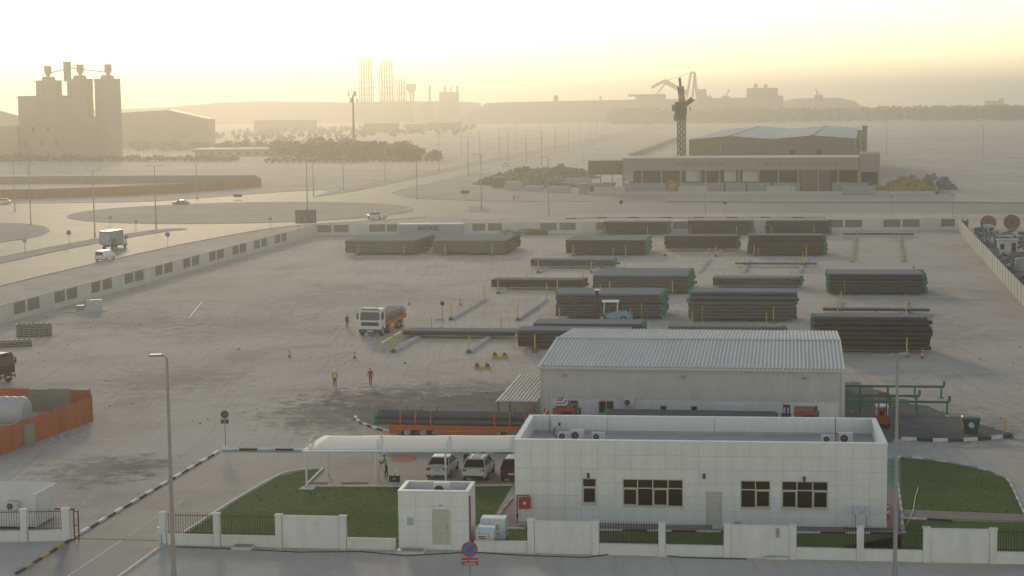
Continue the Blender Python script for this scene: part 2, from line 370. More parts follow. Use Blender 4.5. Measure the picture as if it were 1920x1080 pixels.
# ---------------------------------------------------------------- shared building materials
PANEL = mat('cladding_panel', (.80,.755,.675), .6, var=.05, scale=1.4, stretch=(2.2,2.2,.35))
WALLW = mat('painted_wall', (.79,.745,.665), .75, var=.06, scale=.9, stretch=(1.6,1.6,.3))
CREAM = mat('cream_frame', (.62,.55,.38), .6, var=.06)
LOUV = mat('louvre_door', (.56,.52,.40), .6, var=.05)
GLASS = mat('tinted_glass', (.022,.017,.013), .15, var=.2, spec=.35)
DARKM = mat('dark_metal', (.035,.033,.03), .75, var=.2, spec=.2)
GREYM = mat('grey_metal', (.30,.30,.29), .5, var=.1)
POLE = mat('galvanised_pole', (.36,.315,.27), .55, var=.08)
ACW = mat('ac_casing', (.68,.66,.58), .55, var=.06)
RED = mat('red_paint', (.42,.035,.025), .5, var=.1)
DKRED = mat('dull_red', (.30,.045,.03), .55, var=.15)
ORANGE = mat('orange_paint', (.55,.12,.03), .55, var=.15)
YEL = mat('yellow_paint', (.68,.44,.03), .55, var=.12)
GREEN = mat('green_paint_steel', (.025,.16,.075), .55, var=.2)
TYRE = mat('tyre_rubber', (.03,.03,.03), .85, var=.2)
RIM = mat('wheel_rim', (.38,.37,.35), .45, metal=.5, var=.1)
WHITE = mat('white_paint', (.76,.75,.71), .45, var=.04)
PLASTW = mat('white_plastic', (.7,.69,.66), .5, var=.05)
ROOFW = mat('roof_sheet', (.76,.705,.63), .75, spec=.2, var=.06, scale=.5, stretch=(1,.15,1))
ROOFDK = mat('roof_deck', (.52,.48,.42), .85, var=.12, scale=.6)
CLAD = mat('corrugated_cladding', (.61,.575,.51), .7, var=.06, scale=.8, stretch=(1,1,.3))
BLUE = mat('blue_paint', (.03,.12,.34), .5, var=.1)

def panel_wall(parent, x0, x1, z0, z1, cols, rows, holes, m, y=0.0, t=.1, gap=.010, name='panel'):
    "grid of cladding panels on a backing, split round openings"
    xs = [x0 + (x1-x0)*i/cols for i in range(cols+1)]; zs = [z0 + (z1-z0)*i/rows for i in range(rows+1)]
    cache = {}
    for i in range(cols):
        for j in range(rows):
            rects = [(xs[i]+gap/2, xs[i+1]-gap/2, zs[j]+gap/2, zs[j+1]-gap/2)]
            for (a, b, c, d) in holes:
                nr = []
                for (p, q, r, s) in rects:
                    if b <= p or a >= q or d <= r or c >= s: nr.append((p,q,r,s)); continue
                    if p < a: nr.append((p,a,r,s))
                    if q > b: nr.append((b,q,r,s))
                    pp, qq = max(p,a), min(q,b)
                    if r < c: nr.append((pp,qq,r,c))
                    if s > d: nr.append((pp,qq,d,s))
                rects = nr
            for (p, q, r, s) in rects:
                if q-p < .03 or s-r < .03: continue
                k = (round(q-p,3), round(s-r,3))
                if k not in cache: cache[k] = MB().box(0, 0, 0, k[0], t, k[1]).mesh(name, m)
                link(name, cache[k], parent, (p, y + random.uniform(-.003,.003), r))
def window(parent, x0, x1, z0, z1, bays, y=0.0, split=.66, opens=()):
    w = MB(); f = .07
    w.box(x0,y+.01,z0,x1,y+.09,z0+f); w.box(x0,y+.01,z1-f,x1,y+.09,z1)
    zs = z0+(z1-z0)*split
    bw_ = (x1-x0)/bays
    for i in range(bays+1):
        c = x0+bw_*i; a = max(x0, c-f/2) if i < bays else x1-f; b = a+f
        w.box(a,y+.012,z0+f,b,y+.088,z1-f)
    for i in range(bays):
        a, b = x0+bw_*i+f*.6, x0+bw_*(i+1)-f*.6
        w.box(a,y+.014,zs-f/2,b,y+.086,zs+f/2)
        if i in opens:
            for q in ((a,z0+f,a+.06,zs-f/2),(b-.06,z0+f,b,zs-f/2)): w.box(q[0],y-.02,q[1],q[2],y+.05,q[3])
            w.box(a+.06,y-.02,zs-f/2-.06,b-.06,y+.05,zs-f/2); w.box(a+.06,y-.02,z0+f,b-.06,y+.05,z0+f+.06)
    o = w.build('window', CREAM, parent)
    for i in range(bays):
        a, b = x0+bw_*i+f*.5, x0+bw_*(i+1)-f*.5
        MB().box(a,y+.055,z0+f,b,y+.065,zs-f/2).build('pane', GLASS, o)
        MB().box(a,y+.055,zs+f/2,b,y+.065,z1-f).build('pane', GLASS, o)
    MB().box(x0-.05,y-.05,z0-.06,x1+.05,y+.05,z0-.003).build('sill', CREAM, o)
    return o
def louvre_door(parent, x0, x1, z0, z1, y=0.0):
    d = MB(); d.box(x0,y-.01,z0,x0+.1,y+.06,z1).box(x1-.1,y-.01,z0,x1,y+.06,z1).box(x0+.1,y-.01,z1-.1,x1-.1,y+.06,z1)
    o = d.build('door', CREAM, parent)
    n = 11
    for i in range(n):
        a = z0+.05+(z1-z0-.17)*i/n; b = a+(z1-z0-.17)/n-.012
        MB().add([(x0+.1,y+.0,a),(x1-.1,y+.0,a),(x1-.1,y+.04,b),(x0+.1,y+.04,b),(x0+.1,y+.05,a),(x1-.1,y+.05,a),(x1-.1,y+.06,b),(x0+.1,y+.06,b)],
                 [(0,1,2,3),(7,6,5,4),(0,4,5,1),(3,2,6,7),(0,3,7,4),(1,5,6,2)]).build('slat', LOUV, o)
    MB().box(x1-.2,y-.06,z0+1.0,x1-.16,y-.01,z0+1.15).build('handle', GREYM, o)
    return o
def bracket_lamp(parent, x, z, y=0.0):
    m_ = MB().box(x-.06,y-.09,z-.1,x+.06,y,z+.1).tube((x,y-.11,z-.16),(x,y-.11,z+.16),.075,.075,8)
    return m_.build('wall_lamp', DARKM, parent)
def ac_unit(label, loc, rz=SA, w=.95, h=.8, d=.38, group='air conditioner outdoor units'):
    o = thing('air_conditioner', label, 'air conditioner', loc, rz, group)
    MB().rbox(-w/2,-d/2,.08,w/2,d/2,h,.03).build('casing', ACW, o)
    fan = MB(); c = (-w*.14, -d/2-.012, h*.52); r = h*.33
    fan.tube((c[0],c[1]+.006,c[2]),(c[0],c[1]-.008,c[2]),r,r,16); f_ = fan.build('fan_opening', DARKM, o)
    g = MB()
    for k in range(6): a = math.pi*k/6; g.bar((c[0]-r*math.cos(a),c[1]-.014,c[2]-r*math.sin(a)),(c[0]+r*math.cos(a),c[1]-.014,c[2]+r*math.sin(a)),.015,.012)
    g.build('grille', GREYM, f_)
    MB().box(-w/2+.08,-d/2+.02,0,-w/2+.16,d/2-.02,.085).build('foot', GREYM, o)
    MB().box(w/2-.16,-d/2+.02,0,w/2-.08,d/2-.02,.085).build('foot', GREYM, o)
    return o

# ---------------------------------------------------------------- the long white office
OA = R(-7.0)
OO = Vector((.03,115.7,0)); OW, OD, OH = 24.45, 9.4, 5.58
office = thing('office_building', 'long single storey white panelled office with flat parapet roof behind the front fence', 'building', OO, OA)
def ox(p): return (p-963)/28.35
wh = [(ox(1091),ox(1118),1.32,3.08),(ox(1167),ox(1281),1.22,3.08),(ox(1323),ox(1354),.06,2.3),(ox(1387),ox(1443),1.22,3.08),(ox(1463),ox(1549),1.22,3.08)]
bk = MB().box(.05,.1,0,OW-.05,.42,OH-.05)
ow = bk.build('wall', WALLW, office)
panel_wall(ow, 0, OW, .05, OH, 22, 6, wh, PANEL)
MB().box(0,.42,0,.3,OD-.3,OH-.003).build('side_wall', PANEL, office)
MB().box(OW-.3,.42,0,OW,OD-.3,OH-.003).build('side_wall', PANEL, office)
MB().box(0,OD-.3,0,OW,OD,OH-.001).build('rear_wall', PANEL, office)
cp = MB().box(-.03,-.03,OH,OW+.03,.45,OH+.06).box(-.03,.452,OH,.33,OD-.33,OH+.058).box(OW-.33,.452,OH,OW+.03,OD-.33,OH+.058).box(-.03,OD-.328,OH,OW+.03,OD+.03,OH+.06)
cp.build('coping', WHITE, office)
MB().box(.3,.42,4.2,OW-.3,OD-.3,4.38).build('roof', ROOFDK, office)
MB().box(.3,OD-.325,4.38,OW-.3,OD-.302,4.6).build('roof_upstand', ROOFDK, office)
for x in (5.6, 13.2): MB().box(x,OD-.312,4.6,x+.03,OD-.302,OH-.02).build('expansion_joint', GREYM, office)
window(office, *wh[0], 1, .02, opens=(0,)); window(office, *wh[1], 4, .02, opens=(0,2)); window(office, *wh[3], 2, .02, opens=(1,)); window(office, *wh[4], 3, .02, opens=(0,2))
louvre_door(office, *wh[2], .0)
for x, z in ((1103,3.28),(1320,3.35),(1505,3.25)): bracket_lamp(office, ox(x), z)
MB().box(ox(1578),-.03,.05,ox(1578)+.12,.0,2.6).box(ox(1565),-.03,.05,ox(1565)+.05,.0,2.6).build('downpipe', PANEL, office)
MB().box(ox(1335),-.9,.0,ox(1358),-.12,.16).build('door_step', CONC, office)
def on_office(x, y, z): return OO + Vector((x*math.cos(OA)-y*math.sin(OA), x*math.sin(OA)+y*math.cos(OA), z))
for x, y, lab in ((2.75,6.3,'low white air conditioner leftmost on the office roof'),(3.68,6.2,'tallest white air conditioner of the three together on the office roof'),(5.15,6.3,'low white air conditioner right of its two neighbours on the office roof'),
                  (21.0,6.3,'dark sided air conditioner beside the red pipe on the office roof'),(22.2,6.2,'white air conditioner with big round fan at the right end of the office roof')):
    h = .8 if 'tallest' in lab or 'big' in lab else .62
    ac_unit(lab, on_office(x, y, 4.38), OA, .95, h)
o = thing('vent_pipe', 'thin red pipe standing on the office roof near its right end', 'pipe', on_office(21.45, 5.6, 4.38), OA)
MB().tube((0,0,0),(0,0,1.9),.035).build('pipe', DKRED, o); MB().lathe([(.07,0),(.07,.03),(.05,.05)], n=8).build('flange', GREYM, o)
o = thing('roof_antenna', 'thin grey antenna mast with small camera inside the left office parapet', 'antenna', on_office(1.5, 8.7, 4.38), OA)
MB().tube((0,0,0),(0,0,3.2),.03).build('mast', GREYM, o); MB().rbox(.15,-.2,.55,.7,.05,.95,.04).build('camera_box', WHITE, o); MB().box(.62,-.23,.62,.8,-.19,.86).build('lens', BLUE, o)
MB().path([(.4,-.1,.5),(.3,-.5,.05),(.6,-1.2,.03),(1.2,-3.6,.03),(1.6,-6.2,.03)], .03).build('cable', DARKM, o)
# red hose cabinet with its pipe
o = thing('hose_cabinet', 'red fire hose cabinet with dark pipe at left corner of the office wall', 'hose cabinet', on_office(0,0,0), OA)
MB().rbox(.3,-.3,1.0,1.06,-.02,1.75,.02).build('cabinet', RED, o); MB().box(.34,-.315,1.04,1.02,-.3,1.71).build('door', RED, o)
MB().box(.6,-.322,1.3,.76,-.315,1.48).build('sign_plate', WHITE, o)
MB().path([(.16,-.15,0),(.16,-.15,1.86),(.98,-.15,1.86),(.98,-.15,1.75)], .035).tube((.16,-.15,.35),(.16,-.15,.6),.07).build('pipe', DARKM, o)
# notice board and cone by the right corner
o = thing('notice_board', 'small white notice board on two posts before the right office corner', 'notice board', on_office(22.75,-.55,0), OA)
MB().box(-.42,-.03,1.05,.42,.0,1.62).build('board', WHITE, o); MB().box(-.38,-.036,1.09,.38,-.03,1.58).build('sheet', mat('notice_paper', (.55,.56,.58), .6, var=.3, scale=6), o)
for x in (-.36,.36): MB().tube((x,.02,0),(x,.02,1.06),.03).build('post', GREYM, o)

# ---------------------------------------------------------------- small white service kiosk in the fence line
KO = G(748,1029.5); KW, KD, KH = 4.48, 3.0, 3.72
kiosk = thing('service_kiosk', 'small square white panelled kiosk with louvred door in the fence line', 'kiosk', KO, R(-7))
kh = [(2.15,3.3,.35,2.62),(.55,.98,1.55,2.05)]
kwall = MB().box(.05,.1,0,KW-.05,.35,KH-.05).build('wall', WALLW, kiosk)
panel_wall(kwall, 0, KW, .0, KH, 4, 4, kh, PANEL)
MB().box(0,.35,0,.22,KD-.22,KH-.003).build('side_wall', PANEL, kiosk); MB().box(KW-.22,.35,0,KW,KD-.22,KH-.003).build('side_wall', PANEL, kiosk); MB().box(0,KD-.22,0,KW,KD,KH-.001).build('rear_wall', PANEL, kiosk)
MB().box(-.02,-.02,KH,KW+.02,.37,KH+.05).box(-.02,.372,KH,.24,KD-.24,KH+.048).box(KW-.24,.372,KH,KW+.02,KD-.24,KH+.048).box(-.02,KD-.238,KH,KW+.02,KD+.02,KH+.05).build('coping', WHITE, kiosk)
MB().box(.22,.35,2.9,KW-.22,KD-.22,3.02).build('roof', ROOFDK, kiosk)
louvre_door(kiosk, *kh[0], .0)
MB().box(.55,.03,1.55,.98,.1,2.05).box(.6,.015,1.6,.93,.03,2.0).build('meter_box', mat('meter_grey', (.42,.45,.47), .5), kiosk)
MB().box(2.6,-.06,2.82,2.86,0,2.88).build('wall_lamp', GREYM, kiosk)
MB().tube((-.1,.5,2.1),(-.02,.5,2.1),.09,.09,8).build('siren', WHITE, kiosk)
MB().tube((KW+.05,.35,.3),(KW+.05,.35,3.4),.05).build('red_pipe', DKRED, kiosk)
ko_at = lambda x, y, z: KO + Vector((x*math.cos(R(-7))-y*math.sin(R(-7)), x*math.sin(R(-7))+y*math.cos(R(-7)), z))
ac_unit('white air conditioner sunk inside the kiosk roof parapet', ko_at(2.55,1.6,3.02), R(-7), 1.1, .95)
# white printed tanks behind the kiosk
def printed_box(loc, rz, w, d, h, label):
    o = thing('equipment_cabinet', label, 'cabinet', loc, rz)
    MB().extx([(0,.12),(d,.12),(d,h),(d*.22,h),(0,h*.82)], 0, w).build('body', WHITE, o)
    MB().box(.05,.05,0,w-.05,d-.05,.12).build('plinth', DARKM, o)
    for (a, b, z0, z1, m_) in ((.15,.55,.57,.63,RED),(.2,.6,.47,.52,RED),(.25,.5,.37,.41,RED),(.64,.78,.55,.7,YEL),(.6,.78,.34,.38,GREEN),(.12,.3,.74,.77,DARKM),(.36,.5,.74,.77,DARKM),(.56,.8,.74,.77,DARKM)):
        MB().box(a*w,-.004,z0*h,b*w,-.0005,z1*h*.999).build('decal', m_, o)
    for i in range(7): MB().box(w*(.08+i*.125),d*.3,h+.001,w*(.08+i*.125)+.05,d*.36,h+.02).build('vent', DARKM, o)
    MB().box(w,d*.2,h*.3,w+.01,d*.8,h*.36).build('handle_rail', DARKM, o)
    return o
printed_box(ko_at(4.8,.75,0), R(-7), 1.15, 1.25, 1.2, 'white printed equipment cabinet right beside the kiosk')
printed_box(ko_at(4.85,2.35,0), R(-7), 1.6, 1.4, 1.4, 'white cabinet with dark lettering behind the printed cabinet')

# ---------------------------------------------------------------- front fence
FA, FB = G(308,1021), G(1905,1057)
FD = (FB-FA).normalized(); FANG = math.atan2(FD.y, FD.x)
def fu(pxx):
    "distance along the fence of a column of the photograph"
    d = ray(pxx, 1021+(pxx-308)*36/1597); n_ = Vector((-FD.y, FD.x)); t = (FA.x*n_.x+FA.y*n_.y)/(d.x*n_.x+d.y*n_.y)
    return (Vector((d.x*t, d.y*t, 0))-FA).dot(FD)
FENCEW = mat('fence_wall_paint', (.76,.715,.635), .8, var=.07, scale=1.1, stretch=(1.4,1.4,.4))
def pillar(parent, u, w=.42, h=2.15):
    p = MB().rbox(u,-.21,0,u+w,.21,h-.08,.02).box(u-.03,-.24,h-.079,u+w+.03,.24,h).build('pillar', FENCEW, parent); return p
picket_me = MB().tube((0,0,0),(0,0,1.38),.016,.016,5).tube((0,0,1.38),(0,0,1.46),.02,.002,5).mesh('picket', DARKM)
def railing(parent, u0, u1):
    r_ = MB().box(u0,-.02,.82,u1,.02,.86).box(u0,-.02,1.92,u1,.02,1.96).build('rail', DARKM, parent)
    n = max(2, int((u1-u0)/.155))
    for i in range(n): link('picket', picket_me, parent, (u0+(i+.5)*(u1-u0)/n, 0, .7))
def lowwall(parent, u0, u1): MB().box(u0,-.1,0,u1,.1,.68).box(u0,-.13,.6801,u1,.13,.72).build('plinth_wall', FENCEW, parent)
def solid(parent, u0, u1, vent=True):
    w = MB().box(u0,-.09,0,u1,.09,2.03).box(u0,-.12,2.0301,u1,.12,2.08).build('wall_panel', FENCEW, parent)
    if vent:
        c = (u0+u1)/2
        fr = MB().box(c-.48,-.115,.85,c+.48,-.09,.89).box(c-.48,-.115,1.61,c+.48,-.09,1.65).box(c-.48,-.115,.891,c-.44,-.09,1.609).box(c+.44,-.115,.891,c+.48,-.09,1.609)
        fr.build('name_frame', FENCEW, w)
def fence_section(label, items):
    f = thing('boundary_fence', label, 'fence', FA, FANG, 'front boundary fence sections')
    for it in items:
        k = it[0]
        if k == 'p': pillar(f, fu(it[1]))
        else:
            a, b = fu(it[1]), fu(it[2])
            if k == 's': solid(f, a, b)
            else: lowwall(f, a, b)
            if k == 'r': railing(f, a, b)
    return f
fence_section('white fence with two dark railings and one solid panel right of the gate', [('p',301),('r',315,402),('p',402),('r',415,518),('p',518),('s',531,638),('p',638),('l',651,742)])
fence_section('white fence run from kiosk past the dark railing to the open lawn gap', [('l',890,990),('p',990),('s',1003,1111),('p',1111),('r',1124,1235),('p',1235),('l',1248,1357),('p',1357)])
f3 = fence_section('white fence right of the red post with solid panels and long dark railings', [('s',1370,1480),('p',1480),('l',1493,1580),('r',1580,1606),('p',1606),('r',1619,1730),('p',1730),('s',1743,1855),('p',1855),('r',1868,1945)])
a = fu(1455); MB().box(a,-.16,1.35,a+.2,-.09,1.9).build('vent_box', GREYM, f3)
# left of the gate
LA_ = G(-40,1016); LB_ = G(132,1013.5); ld = (LB_-LA_); LL = ld.length
lf = thing('boundary_fence', 'short white fence with dark railings before the portable cabin at far left', 'fence', LA_, math.atan2(ld.y, ld.x), 'front boundary fence sections')
pxs = LL/172.0
lowwall(lf, 0, 80*pxs); railing(lf, 0, 80*pxs); pillar(lf, 80*pxs); lowwall(lf, 95*pxs, 158*pxs); railing(lf, 95*pxs, 158*pxs); pillar(lf, 158*pxs, .5)
g = thing('sliding_gate', 'dark steel end frame of the sliding gate beside the left gate pillar', 'gate', LB_, FANG)
gm = MB()
for x in (.25,.55): gm.bar((x,.1,0),(x,.1,2.0),.06,.06)
for z in (.3,1.0,1.9): gm.bar((.25,.1,z),(.55,.1,z),.04,.04)
gm.build('gate_frame', DARKM, g); MB().box(-1.0,.05,2.02,.3,.2,2.1).build('top_bracket', DARKM, g)
tr = sheet('gate_track', [G(136,1009), G(304,1013), G(304,1014.6), G(136,1010.6)], .014, DARKM)
o = thing('gate_controller', 'white control box on a short post at the right gate pillar', 'control box', G(304,1022), FANG)
MB().tube((0,-.1,0),(0,-.1,.9),.03).build('post', GREYM, o); MB().rbox(-.25,-.2,.75,.25,0,1.2,.02).build('box', PLASTW, o)
# ground boxes and cover slabs along the fence
for i, (x, y, w, lab) in enumerate(((456,1028,1.4,'flat concrete chamber cover before the left railings'),(770,1036,1.9,'grey chamber cover at the foot of the kiosk'),(1383,1040,1.3,'concrete base block under the red meter post'),(1455,1046,1.5,'grey lidded chamber box right of the red post'))):
    o = thing('chamber_cover', lab, 'chamber cover', G(x, y), FANG)
    MB().rbox(-w/2,-.45,0,w/2,.45,.16,.03).build('frame', CONC, o); MB().box(-w/2+.15,-.33,.16,w/2-.15,.33,.19).build('lid', GREYM, o)
o = thing('meter_post', 'red post carrying a grey meter box by the fence panel', 'meter post', G(1383,1036)+Vector((0,0,.19)), FANG)
MB().tube((0,0,0),(0,0,1.15),.05).build('post', DKRED, o); MB().rbox(-.2,-.14,1.15,.2,.14,1.75,.04).build('meter_box', GREYM, o)
o = tag(MB().path([tuple(G(x,y)+Vector((0,0,.03))) for x,y in ((330,1026),(440,1030),(560,1036),(680,1035),(760,1043),(880,1036),(1000,1043),(1100,1046),(1180,1035),(1280,1046),(1400,1049))], .035, 5).build('cable', DARKM), 'black cable lying along the foot of the front fence', 'cable')
# ---------------------------------------------------------------- portable cabin at the left edge
cab = thing('portable_cabin', 'white ribbed portable cabin at left edge behind the railings', 'cabin', G(-45,990), FANG)
cw, cd, chh = 4.25, 3.6, 2.3
MB().box(0,0,.15,cw,cd,chh).build('body', WALLW, cab)
rb = MB()
for i in range(int(cd/.22)): rb.box(cw,.05+i*.22,.2,cw+.035,.13+i*.22,chh-.1)
rb.build('side_ribs', WALLW, cab)
MB().box(-.05,-.05,chh,cw+.06,cd+.05,chh+.08).build('roof', ROOFW, cab)
rr = MB()
for i in range(17): rr.box(.05+i*.245,-.06,chh+.08,.13+i*.245,cd+.06,chh+.12)
rr.build('roof_ribs', ROOFW, cab)
MB().box(1.2,.1,0,cw-.3,cd-.2,.15).build('base_frame', DARKM, cab)
ac_unit('grey air conditioner hung on the portable cabin wall', cab.location + Vector((2.75,-.72,1.35)), FANG, .75, .62, .5)

# ---------------------------------------------------------------- corrugated warehouse behind the office
WO = Vector((2.45,151.6,0)); WW, WD, WE, WR = 25.7, 24.6, 5.2, 5.95
wh_ = thing('warehouse', 'long grey corrugated steel warehouse with low gabled roof behind the office', 'warehouse', WO, SA)
def corr_roof(n, y0, z0, y1, z1, x0, x1, t=.05, pitch=.28):
    b = MB(); k = int((x1-x0)/pitch); prof = []
    for i in range(k):
        a = x0+(x1-x0)*i/k; p = (x1-x0)/k
        prof += [(a, 0), (a+p*.55, 0), (a+p*.66, t), (a+p*.89, t)]
    prof.append((x1, 0))
    vs = [(x, y0, z0+h) for x, h in prof] + [(x, y1, z1+h) for x, h in prof]; m_ = len(prof)
    b.add(vs, [(i, i+1, m_+i+1, m_+i) for i in range(m_-1)]); return b
fr = corr_roof(0, -.35, WE-.02, WD/2, WR, -.3, WW+.3, .09, .33).build('roof_slope', ROOFW, wh_)
rr = corr_roof(0, WD/2, WR, WD+.3, WE, -.3, WW+.3, .09, .33).build('roof_slope', ROOFW, wh_)
MB().extx([(WD/2-.35,WR+.05),(WD/2,WR+.13),(WD/2+.35,WR+.05),(WD/2,WR+.1)], -.3, WW+.3).build('ridge_cap', ROOFW, wh_)
MB().box(-.3,-.5,WE-.22,WW+.3,-.352,WE-.02).build('gutter', CLAD, wh_)
up = MB(); prof = []; k = 92
for i in range(k):
    a = WW*i/k; p = WW/k; prof += [(a,0),(a+p*.6,0),(a+p*.68,-.022),(a+p*.92,-.022)]
prof.append((WW,0)); m_ = len(prof)
up.add([(x,y,2.35) for x,y in prof]+[(x,y,WE-.03) for x,y in prof], [(i,i+1,m_+i+1,m_+i) for i in range(m_-1)])
up.build('upper_cladding', CLAD, wh_)
MB().box(0,.05,0,WW,.3,2.42).build('lower_wall', WALLW, wh_)
MB().extx([(.3,0),(WD,0),(WD,WE-.05),(WD/2,WR-.05),(.05,WE-.05),(.05,2.43),(.3,2.43)], 0, .2).build('gable_wall', CLAD, wh_)
MB().extx([(.3,0),(WD,0),(WD,WE-.05),(WD/2,WR-.05),(.05,WE-.05),(.05,2.43),(.3,2.43)], WW-.2, WW).build('gable_wall', CLAD, wh_)
MB().box(.2,WD-.2,0,WW-.2,WD,WE-.05).build('rear_wall', CLAD, wh_)
MB().box(-.12,-.12,.9,.0,.3,WE-.25).build('downpipe', CLAD, wh_); MB().box(WW,-.12,.9,WW+.3,.3,WE-.25).build('downpipe', CLAD, wh_)
def wx(p): return (p-1015)/21.9
for a, b in ((1053,1086),(1124,1154)):
    window(wh_, wx(a), wx(b), 1.05, 2.2, 2, -.03, .99)
for a in (1241, 1299): window(wh_, wx(a), wx(a+13), 1.3, 1.85, 1, -.03, .99)
for x in (1062,1285,1511): MB().rbox(wx(x)-.17,-.32,4.3,wx(x)+.17,-.06,4.48,.04).build('flood_lamp', GREYM, wh_)
MB().box(wx(1345),-.12,1.35,wx(1400),.04,2.0).build('sign_board', WHITE, wh_)
wat = lambda x, y, z: WO + EX*x + EY*y + Vector((0,0,z))
ac_unit('grey air conditioner on brackets on the warehouse wall', wat(wx(1183),-.32,1.75), SA, .95, .75)
# lean-to with corrugated sheet on green posts
ln = thing('lean_to', 'lean-to of pale corrugated sheet on green posts at warehouse left gable', 'lean-to', WO, SA)
b = corr_roof(0, -2.2, 2.35, 11.8, 2.6, -3.7, -.14, .07, .3)
b.build('roof_sheet', mat('translucent_sheet', (.56,.52,.40), .55, var=.2, scale=2, stretch=(1,.1,1)), ln)
for x, y in ((-3.5,-2.0),(-3.5,4.6),(-3.5,11.4),(-.3,-2.0)): MB().bar((x,y,0),(x,y,2.26),.1,.1).build('post', GREEN, ln)
for y in (-1.9,4.6,11.4): MB().bar((-3.6,y,2.3),(-.2,y,2.3),.08,.08).build('beam', GREEN, ln)

# ---------------------------------------------------------------- carport
CPA, CPB = G(574,912), G(966,912)
cpt = thing('carport', 'white tensile carport canopy on slim posts over the parked cars', 'carport', CPA, math.atan2((CPB-CPA).y,(CPB-CPA).x))
cl = (CPB-CPA).length+.5
MEMB = mat('canopy_membrane', (.80,.73,.61), .7, var=.04)
prof = []
for i in range(13):
    t = i/12; prof.append((-.25+4.6*t, 2.74+.26*math.sin(math.pi*t*.6)))
rings = []
nb = 3
for k in range(nb*6+1):
    x = -.2+(cl)*k/(nb*6); sag = .035*math.sin(math.pi*((k%6)/6))
    rings.append([(x+(1.0*(1-k/3)*(i/12) if k < 3 else 0), y, z-sag) for i, (y, z) in enumerate(prof)])
cm = MB().loft(rings, False, False); cmo = cm.build('canopy', MEMB, cpt, True)
sm = cmo.modifiers.new('thickness', 'SOLIDIFY'); sm.thickness = .03
MB().box(-.2,-.3,2.6,cl-.2,-.22,2.74).build('edge_beam', WHITE, cpt)
for i in range(4):
    x = .05+i*(cl-.5)/3 if i else .05
    p = MB().box(x-.07,-.07,0,x+.07,.07,2.62).build('post', WHITE, cpt)
    MB().path([(x,0,2.5),(x,1.5,3.1),(x,3.4,3.15),(x,4.2,2.8)], .05).build('rafter', WHITE, p)
for i in range(1): MB().tube((1.0,4.2,0),(1.0,4.2,2.75),.05).build('rear_post', WHITE, cpt)
o = thing('chamber_cover', 'pale square chamber cover in the lawn at the carport corner', 'chamber cover', G(577,916), SA)
MB().rbox(-.55,-.55,0,.55,.55,.08,.03).build('frame', CONC, o)
# ---------------------------------------------------------------- yard walls
GRILLE = mat('wall_screen', (.24,.205,.17), .8, var=.15, scale=2)
YWALL = mat('yard_wall_render', (.66,.62,.53), .8, var=.08, scale=.4)
def wall_run(name, label, A, B, mods, h=2.45, th=.24):
    "rendered wall with pillars and pairs of screened openings; mods = list of (t0, t1) openings along it in metres"
    d = B-A; L = d.length; w = thing(name, label, 'wall', A, math.atan2(d.y, d.x), 'yard perimeter walls')
    MB().box(0,-th/2,0,L,th/2,.75).build('plinth', YWALL, w)
    x = 0
    for (a, b) in mods + [(L, L)]:
        if a - x > .05:
            MB().box(x,-th/2+.002,.75,a,th/2-.002,h).build('panel', YWALL, w)
            MB().box(x-.06,-th/2-.06,h+.001,a+.06,th/2+.06,h+.1).build('coping', YWALL, w)
            for q in ((x, x+.4), (a-.4, a)):
                if a-x > 1.5: MB().box(q[0],-th/2-.05,.0,q[1],th/2+.05,h-.003).build('pier', YWALL, w)
        if b > a:
            sc_ = MB().box(a,-.03,.75,b,.03,h-.12).build('screen', GRILLE, w)
            s2 = MB(); n = max(3, int((b-a)/.45))
            for i in range(n): s2.box(a+(i+.3)*(b-a)/n,-.07,.78,a+(i+.55)*(b-a)/n,.07,h-.1)
            s2.build('screen_bars', GRILLE, sc_)
        x = b
    return w
def wt(A, B, pxx, yb):
    "distance along a wall of a column of the photograph"
    d = ray(pxx, yb); D = (B-A).normalized(); n_ = Vector((-D.y, D.x)); t = (A.x*n_.x+A.y*n_.y)/(d.x*n_.x+d.y*n_.y)
    return (Vector((d.x*t, d.y*t, 0))-A).dot(D)
A, B = G(-25,615), G(592,442)
ops = [(23,46),(50,72),(100,121),(124,144),(170,188),(192,209),(233,250),(253,269),(291,306),(309,324),(344,358),(361,374),(393,406),(408,421),(437,449),(451,463),(478,490),(492,502),(517,528),(530,539)]
wall_run('yard_wall', 'long pale wall with paired brown screens along the left road', A, B, [(wt(A,B,a,560), wt(A,B,b,560)) for a, b in ops])
A, B = G(592,442), G(1792,431)
ops = [(595,621),(626,654),(693,722),(726,745),(886,910),(915,941),(1013,1044),(1049,1079),(1118,1149),(1154,1184),(1227,1258),(1262,1293),(1331,1362),(1366,1399),(1437,1467),(1472,1505),(1547,1580),(1584,1616),(1656,1688),(1692,1724),(1764,1790)]
bw_ = wall_run('yard_wall', 'long pale back wall with brown screens behind the far pipe stacks', A, B, [(wt(A,B,a,430), wt(A,B,b,430)) for a, b in ops])
A, B = G(1796,433), G(1950,610)
PREC = mat('precast_panel', (.58,.54,.45), .8, var=.06, scale=.5)
d = B-A; w = thing('precast_wall', 'pale precast panel wall running down the right side of the yard', 'wall', A, math.atan2(d.y, d.x), 'yard perimeter walls')
n = 34; L = d.length
pm_ = MB().box(.06,-.06,0,L/n-.06,.06,2.7).mesh('wall_panel', PREC); ps_ = MB().box(-.07,-.13,0,.07,.13,2.78).mesh('post', PREC)
for i in range(n): link('wall_panel', pm_, w, (i*L/n,0,random.uniform(-.05,.03))); link('post', ps_, w, (i*L/n,0,0))
# black and white kerb beyond the back wall
kerb_blocks('road_kerb', px([(1060,411),(1130,409),(1480,408.5),(1560,409)]), [KBLACK, KSTONE, KSTONE], 2.6, .5, .25)
